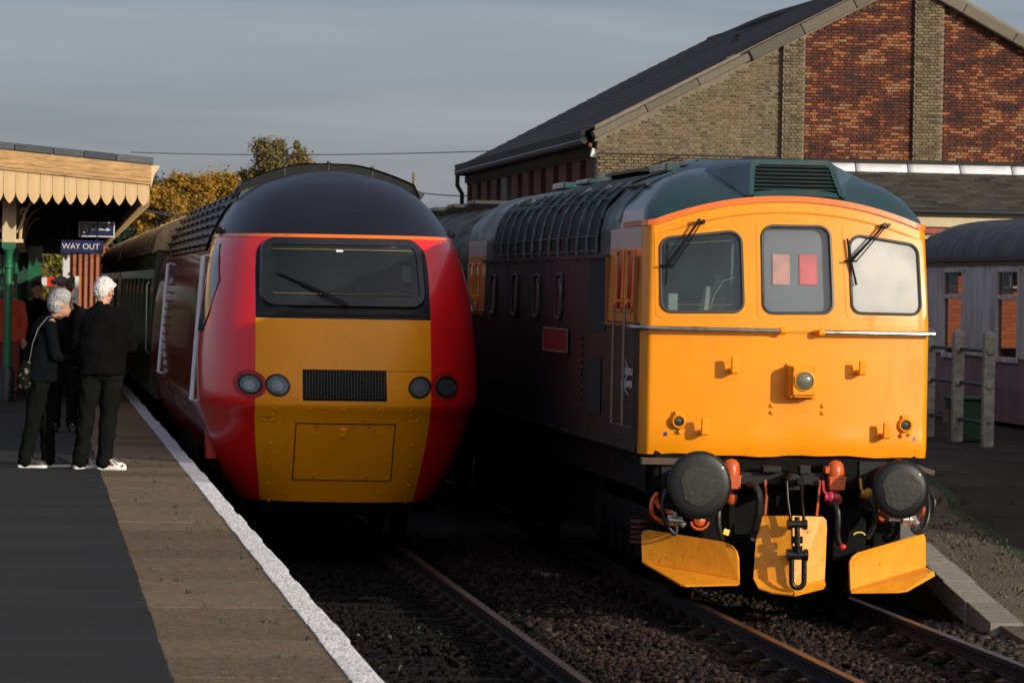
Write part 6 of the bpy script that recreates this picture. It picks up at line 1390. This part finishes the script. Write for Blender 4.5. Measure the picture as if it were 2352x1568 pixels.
# ------------------------------------------------------------------ PEOPLE
def remesh(mb, name, mat, parent, vox=.012, sm=6, fold=0, fscale=.12):
    o = mb.build(name, mat, parent, smooth=True, ang=180)
    r = o.modifiers.new('skin', 'REMESH'); r.mode = 'VOXEL'; r.voxel_size = vox; r.use_smooth_shade = True
    s = o.modifiers.new('relax', 'SMOOTH'); s.factor = .6; s.iterations = sm
    if fold:
        tx = bpy.data.textures.new(name+'_folds', 'CLOUDS'); tx.noise_scale = fscale; d = o.modifiers.new('folds', 'DISPLACE'); d.texture = tx; d.strength = fold; d.mid_level = .5; d.texture_coords = 'LOCAL'
    return o
def cap(mb, a, c, r0, r1, n=12, k=(1,1)):
    """tapered limb with rounded ends"""
    a, c = Vector(a), Vector(c); mb.cyl(a, c, r0, r1, n); mb.ell(a, (r0,r0,r0), 12, 8); mb.ell(c, (r1,r1,r1), 12, 8)
m_skin = M('skin', (.52,.26,.17), .55, var=.08, vs=20, spec=.3)
def head_on(mb, c, f, s=1.0, up=Vector((0,0,1))):
    """head centre c, facing unit vector f"""
    f = Vector(f).normalized(); r = f.cross(up).normalized(); u = r.cross(f)
    A = lambda a, b_, d: Vector(c)+(r*a+f*b_+u*d)*s
    rz = math.atan2(f.y, f.x)-PI/2
    mb.ell(A(0,-.01,.02), (.078*s,.098*s,.10*s), 18, 12, rot=(0,0,rz)); mb.ell(A(0,.03,-.055), (.058*s,.062*s,.065*s), 14, 10, rot=(0,0,rz)); mb.ell(A(0,.105,-.015), (.014*s,.022*s,.026*s), 8, 6, rot=(0,0,rz))
    mb.ell(A(0,.075,-.095), (.026*s,.024*s,.022*s), 8, 6); mb.ell(A(0,.09,-.058), (.024*s,.012*s,.010*s), 8, 6, rot=(0,0,rz)); mb.ell(A(0,.085,.028), (.05*s,.018*s,.012*s), 8, 6, rot=(0,0,rz))
    for s_ in (-1,1): mb.ell(A(s_*.080,-.005,-.015), (.012*s,.022*s,.034*s), 8, 6, rot=(0,0,rz))
    return A
def hand(mb, p, d, s=1.0):
    p = Vector(p); d = Vector(d).normalized(); sd = d.cross(Vector((0,0,1))); sd = (sd if sd.length > .1 else Vector((1,0,0))).normalized(); nn = d.cross(sd)
    mb.ell(p+d*.04*s, (.04*s,.035*s,.04*s), 10, 8)
    for k, ln in enumerate((.066,.076,.072,.056)):
        q = p+d*.075*s+sd*(-.030+.020*k)*s; cap(mb, q, q+d*ln*.55*s+nn*.008*s, .0095*s, .009*s, 6); cap(mb, q+d*ln*.55*s+nn*.008*s, q+d*ln*s+nn*.03*s, .009*s, .008*s, 6)
    q = p+d*.03*s-sd*.04*s; cap(mb, q, q+d*.035*s-sd*.02*s+nn*.015*s, .012*s, .011*s, 6); cap(mb, q+d*.035*s-sd*.02*s+nn*.015*s, q+d*.07*s-sd*.015*s+nn*.03*s, .011*s, .009*s, 6)
def eyes(parent, A, s=1.0):
    for k in (-1,1):
        b = MB(); b.ell(A(k*.030,.088,.008), (.011*s,.008*s,.008*s), 8, 6); b.build('eye', M('eye_white', (.5,.48,.45), .2), parent, smooth=True)
        b = MB(); b.ell(A(k*.030,.095,.008), (.005*s,.004*s,.005*s), 8, 6); b.build('pupil', M('dark_pupil', (.01,.01,.01), .1), parent, smooth=True)
def shoe(parent, heel, toe, mats, z0=0, sneaker=False):
    h, t = Vector(heel), Vector(toe); d = (t-h).normalized(); L_ = (t-h).length; an = math.atan2(d.y, d.x)
    def Q(a, b_, z): return (h.x+d.x*a-d.y*b_, h.y+d.y*a+d.x*b_, z0+z)
    b = MB(); out = [(0,-.030),(.02,-.037),(.10,-.033),(.18,-.046),(.24,-.044),(.275,-.025),(.285,0),(.275,.025),(.24,.044),(.18,.046),(.10,.033),(.02,.037),(0,.030),(-.008,0)]
    k = L_/.285
    b.add([Q(a*k, w_, 0) for a, w_ in out]+[Q(a*k*1.005-.001, w_*1.06, .026 if .03 < a < .2 else .030) for a, w_ in out], [tuple(range(13,-1,-1)), tuple(range(14,28))]+[(i,(i+1)%14,14+(i+1)%14,14+i) for i in range(14)])
    s_ = b.build('shoe', mats[1], parent, bevel=.006)
    rws = []
    for sc_, zz, dx in ((1,.026,0), (.98,.045,0), (.93,.060,.004), (.80,.075,.012)): rws.append([Q((.14+(a-.14)*sc_)*k+(-dx if a > .1 else 0), w_*sc_*.98, zz+(.045 if a < .12 else 0)*((zz-.026)/.05)) for a, w_ in out])
    b = MB(); b.grid(rws, wrap=True); b.add(rws[-1], [tuple(range(14))]); b.build('upper', mats[0], s_, smooth=True, ang=60)
    if sneaker:
        b = MB()
        for sg in (-1,1):
            b.add([Q(.235*k, sg*.046, .032), Q(.285*k*.93, sg*.028, .034), Q(.25*k, sg*.036, .058), Q(.21*k, sg*.040, .062)], [(0,1,2,3)]); b.add([Q(.0*k, sg*.037,.03), Q(.10*k, sg*.040,.032), Q(.05*k, sg*.040,.075), Q(-.002, sg*.036,.085)], [(0,1,2,3)])
            b.tube([Q(.10*k, sg*.038, .05), Q(.15*k, sg*.030, .085), Q(.20*k, sg*.040, .055)], .007, 5)
        b.build('black_overlay', m_shb, s_)
        b = MB(); 
        for q_ in range(4): b.tube([Q((.13+.02*q_)*k, -.028, .078-.004*q_), Q((.135+.02*q_)*k, 0, .092-.006*q_), Q((.13+.02*q_)*k, .028, .078-.004*q_)], .004, 4)
        b.tube([Q(.11*k,-.02,.09), Q(.10*k,-.04,.105), Q(.14*k,-.05,.085)], .003, 4); b.build('lace', mats[1], s_)
        b = MB(); b.add([Q(.11*k,-.0405,.045), Q(.17*k,-.043,.045), Q(.15*k,-.038,.068), Q(.12*k,-.038,.066)], [(0,1,2,3)]); b.build('red_flash', M('dark_red_patch', (.22,.01,.015), .5), s_)
    return s_
def person(name, loc_, label, J, jacket, trousers, hair, shoes, vox=.013, sneaker=False, hem=.86, coatw=(.20,.13), hairf='short', group=None, jl=None, face=True, hand_s=1.0, sleeve=.058, leg=.085):
    t = thing(name, loc_, label, 'person', group)
    f = Vector(J['face']).normalized(); hc = Vector(J['head'])
    bd = MB(); A = head_on(bd, hc, f, J.get('hs', 1.0)); nk = Vector(J['neck']); cap(bd, nk, hc+Vector((0,0,-.06))-f*.015, .062, .056)
    pl = Vector(J['pelvis']); ch = Vector(J['chest']); bd.ell((nk+ch)/2, (.12,.09,.13)); bd.ell(ch, (.15,.10,.2)); bd.ell(pl, (.14,.10,.14)); cap(bd, ch, pl, .11, .11)
    for s in ('l','r'):
        sh_, el, ha = Vector(J['sh'+s]), Vector(J['el'+s]), Vector(J['ha'+s]); cap(bd, sh_, el, .045,.038); cap(bd, el, ha, .036,.027); hand(bd, ha, ha-el, hand_s)
        hp, kn, an = Vector(J['hp'+s]), Vector(J['kn'+s]), Vector(J['an'+s]); cap(bd, hp, kn, .075,.05); cap(bd, kn, an, .048,.035); cap(bd, sh_, nk, .05,.05)
        cap(bd, an, an+Vector(J['ft'+s])*.12+Vector((0,0,-.04)), .032,.03)
    remesh(bd, 'body', m_skin, t, vox*.75, 3)
    jk = MB(); W_, D_ = coatw; rz_ = J.get('rot', 0)
    jk.ell(ch, (W_*1.0, D_, .24), 18, 12, rot=(0,0,rz_)); jk.ell(ch*.5+pl*.5, (W_*.98, D_*1.05, .26), 18, 12, rot=(0,0,rz_)); jk.ell(nk+Vector((0,0,-.05)), (W_*.62,.085,.08), 14, 8, rot=(0,0,rz_))
    hz = hem; R = Euler((0,0,rz_)).to_matrix(); rws = []
    for k in range(5):
        tt = k/4; c = (ch*.5+pl*.5).lerp(Vector((pl.x, pl.y, hz)), tt); rws.append([tuple(c+R@Vector((W_*(.96+.05*tt)*math.cos(a), D_*(1.05+.05*tt)*math.sin(a), 0))) for a in np.linspace(0,2*PI,24,endpoint=False)])
    jk.grid(rws, wrap=True); jk.add(rws[0], [tuple(range(24))]); jk.add(rws[-1], [tuple(range(24))])
    for s in ('l','r'):
        sh_, el, ha = Vector(J['sh'+s]), Vector(J['el'+s]), Vector(J['ha'+s]); cap(jk, sh_, el, sleeve*1.12, sleeve); cap(jk, el, el.lerp(ha,.93), sleeve*.98, sleeve*.72); cap(jk, nk+Vector((0,0,-.06)), sh_, .055, sleeve*1.1)
    cap(jk, nk+Vector((0,0,-.03)), nk+Vector((0,0,.015)), .070, .066)
    j = remesh(jk, 'jacket', jacket, t, vox, 5, .022, .10)
    tr = MB(); tr.ell(pl, (W_*.80, D_*.92, .16), rot=(0,0,rz_))
    for s in ('l','r'):
        hp, kn, an = Vector(J['hp'+s]), Vector(J['kn'+s]), Vector(J['an'+s]); cap(tr, hp, kn, leg*1.12, leg*.86); cap(tr, kn, an+Vector((0,0,-.015)), leg*.86, leg*.72); tr.cyl(an+Vector((0,0,.05)), an+Vector((0,0,-.035)), leg*.74, leg*.80, 14)
    remesh(tr, 'trousers', trousers, t, vox, 4, .03, .08)
    hr = MB(); hs = J.get('hs', 1.0)
    if hairf == 'short': hr.ell(A(0,-.025,.045), (.088*hs,.104*hs,.088*hs), 18, 12, rot=(0,0,math.atan2(f.y,f.x)-PI/2)); hr.ell(A(0,-.055,-.01), (.078*hs,.072*hs,.09*hs), 16, 10, rot=(0,0,math.atan2(f.y,f.x)-PI/2)); hr.ell(A(.0,.055,.085), (.06*hs,.04*hs,.03*hs))
    elif hairf == 'bob': hr.ell(A(0,-.02,.05), (.100*hs,.112*hs,.092*hs), 18, 12, rot=(0,0,math.atan2(f.y,f.x)-PI/2)); hr.ell(A(0,-.05,-.015), (.096*hs,.085*hs,.10*hs), 16, 10, rot=(0,0,math.atan2(f.y,f.x)-PI/2)); hr.ell(A(0,.06,.085), (.075*hs,.055*hs,.04*hs), 14, 8, rot=(0,0,math.atan2(f.y,f.x)-PI/2))
    remesh(hr, 'hair', hair, t, .007, 2, .017, .016)
    if face: eyes(t, A, hs)
    for s in ('l','r'):
        an = Vector(J['an'+s]); d = Vector(J['ft'+s]).normalized(); shoe(t, Vector((an.x, an.y, 0))-d*.06, Vector((an.x, an.y, 0))+d*.21, shoes, 0, sneaker)
    return t, A
m_jk = M('black_jacket_cloth', (.0045,.0045,.005), .95, var=.25, vs=8, bump=.35, bs=40, spec=.03); m_jk2 = M('black_quilted_jacket', (.0045,.0055,.007), .9, var=.3, vs=9, bump=.4, bs=30, spec=.04)
m_trs = M('charcoal_trousers', (.007,.0075,.007), .95, var=.25, vs=7, bump=.3, bs=35, spec=.03); m_trs2 = M('dark_green_trousers', (.006,.0075,.006), .95, var=.3, vs=7, bump=.3, bs=35, spec=.03)
m_wh = M('white_hair', (.62,.60,.58), .7, var=.15, vs=30, bump=.8, bs=60, bstretch=(1,1,.4)); m_gh = M('silver_grey_hair', (.36,.35,.34), .65, var=.3, vs=25, bump=.8, bs=60, bstretch=(1,1,.4))
m_shw = M('white_shoe_leather', (.66,.65,.63), .5, var=.06); m_shb = M('black_shoe', (.014,.014,.015), .5)
man, A = person('person', (.64, 37.30, PZ), 'white-haired person in a black jacket and white trainers, seen from behind, reading with bowed head',
 dict(head=(.015,.04,1.655), face=(.62,.75,-.38), neck=(-.01,-.0,1.50), chest=(.0,0,1.30), pelvis=(-.005,0,.96), rot=.15,
  shl=(-.20,-.01,1.42), ell=(-.235,.03,1.14), hal=(-.10,.24,1.05), shr=(.19,.02,1.42), elr=(.265,.06,1.15), har=(.14,.26,1.08),
  hpl=(-.10,0,.90), knl=(-.135,.03,.50), anl=(-.185,.05,.085), hpr=(.10,0,.90), knr=(.07,.0,.50), anr=(.035,-.07,.085), ftl=(.85,.30,0), ftr=(1,-.10,0)),
 m_jk, m_trs, m_wh, [m_shw, m_shw], sneaker=True, hem=.875, coatw=(.235,.155), sleeve=.072, leg=.098)
wom, A = person('person', (.18, 37.62, PZ), 'grey-haired person in a dark quilted jacket leaning towards the white-haired one',
 dict(head=(.085,-.02,1.53), face=(1,.10,-.22), neck=(.015,.0,1.38), chest=(-.03,0,1.19), pelvis=(-.085,0,.90), rot=1.35, hs=1.0,
  shl=(-.03,.17,1.31), ell=(.04,.20,1.06), hal=(.20,.16,.98), shr=(-.025,-.17,1.31), elr=(.03,-.20,1.05), har=(.22,-.12,.98),
  hpl=(-.07,.09,.86), knl=(-.04,.12,.47), anl=(-.015,.10,.08), hpr=(-.10,-.09,.86), knr=(-.16,-.10,.47), anr=(-.235,-.10,.08), ftl=(1,.05,0), ftr=(1,-.05,0)),
 m_jk2, m_trs2, m_gh, [m_shb, m_shw], hem=.80, coatw=(.20,.185), hairf='bob', sleeve=.058, leg=.092, hand_s=.9)
# floral shoulder bag hangs behind her
bg_ = thing('floral_shoulder_bag', (-.06, 37.50, PZ+.86), 'small black floral shoulder bag hanging behind the grey-haired person', 'bag')
b = MB(); b.lathe([(.001,-.13),(.06,-.125),(.085,-.06),(.075,.06),(.05,.13),(.001,.14)], (0,0,0), (.15,0,1), 16); b.v = [(v[0]*.9, v[1]*.6, v[2]) for v in b.v]
fm = M('floral_cloth', (.006,.007,.007), .9, spec=.05, var=.3, dirt=((.16,.16,.15), .60, .03, 22, (1,1,1))); o = b.build('pouch', fm, bg_, smooth=True)
b = MB(); b.tube([(.03,-.02,.12), (.06,-.08,.30), (.11,-.10,.44), (.19,-.05,.54), (.24,.06,.56), (.26,.14,.54)], .0045, 5); b.build('strap', M('silver_grey_strap', (.16,.16,.15), .4), bg_, smooth=True)
bk = dict(head=(0,0,1.60), face=(.1,-1,0), neck=(0,.01,1.45), chest=(0,0,1.24), pelvis=(0,0,.95), rot=0, shl=(-.18,0,1.38), ell=(-.24,.0,1.10), hal=(-.22,-.08,.86), shr=(.18,0,1.38), elr=(.24,0,1.10), har=(.22,-.08,.86),
  hpl=(-.09,0,.9), knl=(-.09,-.02,.5), anl=(-.09,.02,.09), hpr=(.09,0,.9), knr=(.10,-.02,.5), anr=(.10,.02,.09), ftl=(-.1,-1,0), ftr=(.1,-1,0))
m_rc = M('orange_red_coat', (.60,.055,.03), .7, var=.15, bump=.3, bs=20); m_dh = M('dark_hair', (.02,.016,.013), .7, bump=.5, bs=50)
def at(px, Y): return (P(px, 640, Y)[0], Y, PZ)
person('person', at(22, 60.5), 'person in an orange-red coat half hidden by the nearest green column', bk, m_rc, M('brick_red_trousers', (.20,.03,.03), .8), M('sandy_hair', (.22,.15,.10), .8), [m_shb, m_shb], .02, hem=.80, group=None)
person('person', at(86, 62.0), 'small dark-clothed person deep in the shade between the column and the grey-haired person', bk, m_jk, m_trs, m_dh, [m_shb, m_shb], .02)
person('person', at(150, 46.5), 'bald dark-clothed person standing behind the grey-haired and white-haired pair', dict(bk, head=(-.06,0,1.66), face=(-.7,-.6,-.2), neck=(0,.01,1.48), chest=(.0,0,1.28)), m_jk, m_trs, M('dark_brown_scalp', (.06,.035,.025), .6), [m_shb, m_shb], .02, coatw=(.25,.15))
# driver
dv = thing('person', (HO[0]+.10, HO[1]+1.95, 1.9), 'dark silhouette of the driver seated behind the windscreen of the red train', 'person')
bd = MB(); A = head_on(bd, (0,0,.93), (0,-1,0)); cap(bd, (0,.02,.70), (0,0,.86), .06,.055); bd.ell((0,.03,.50), (.20,.12,.26)); cap(bd, (-.19,0,.66), (-.24,-.15,.40), .06,.05); cap(bd, (.19,0,.66), (.24,-.15,.40), .06,.05); cap(bd, (-.24,-.15,.40), (-.16,-.42,.42), .045,.035); cap(bd, (.24,-.15,.40), (.16,-.42,.42), .045,.035); cap(bd, (-.1,.05,.28), (-.12,-.4,.28), .09,.07); cap(bd, (.1,.05,.28), (.12,-.4,.28), .09,.07)
hand(bd, (-.16,-.42,.42), (0,-1,0)); hand(bd, (.16,-.42,.42), (0,-1,0)); remesh(bd, 'body', M('driver_in_shadow', (.02,.02,.022), .8), dv, .012, 3)
hr = MB(); hr.ell(A(0,-.02,.045), (.09,.105,.09)); remesh(hr, 'hair', m_dh, dv, .01, 2)
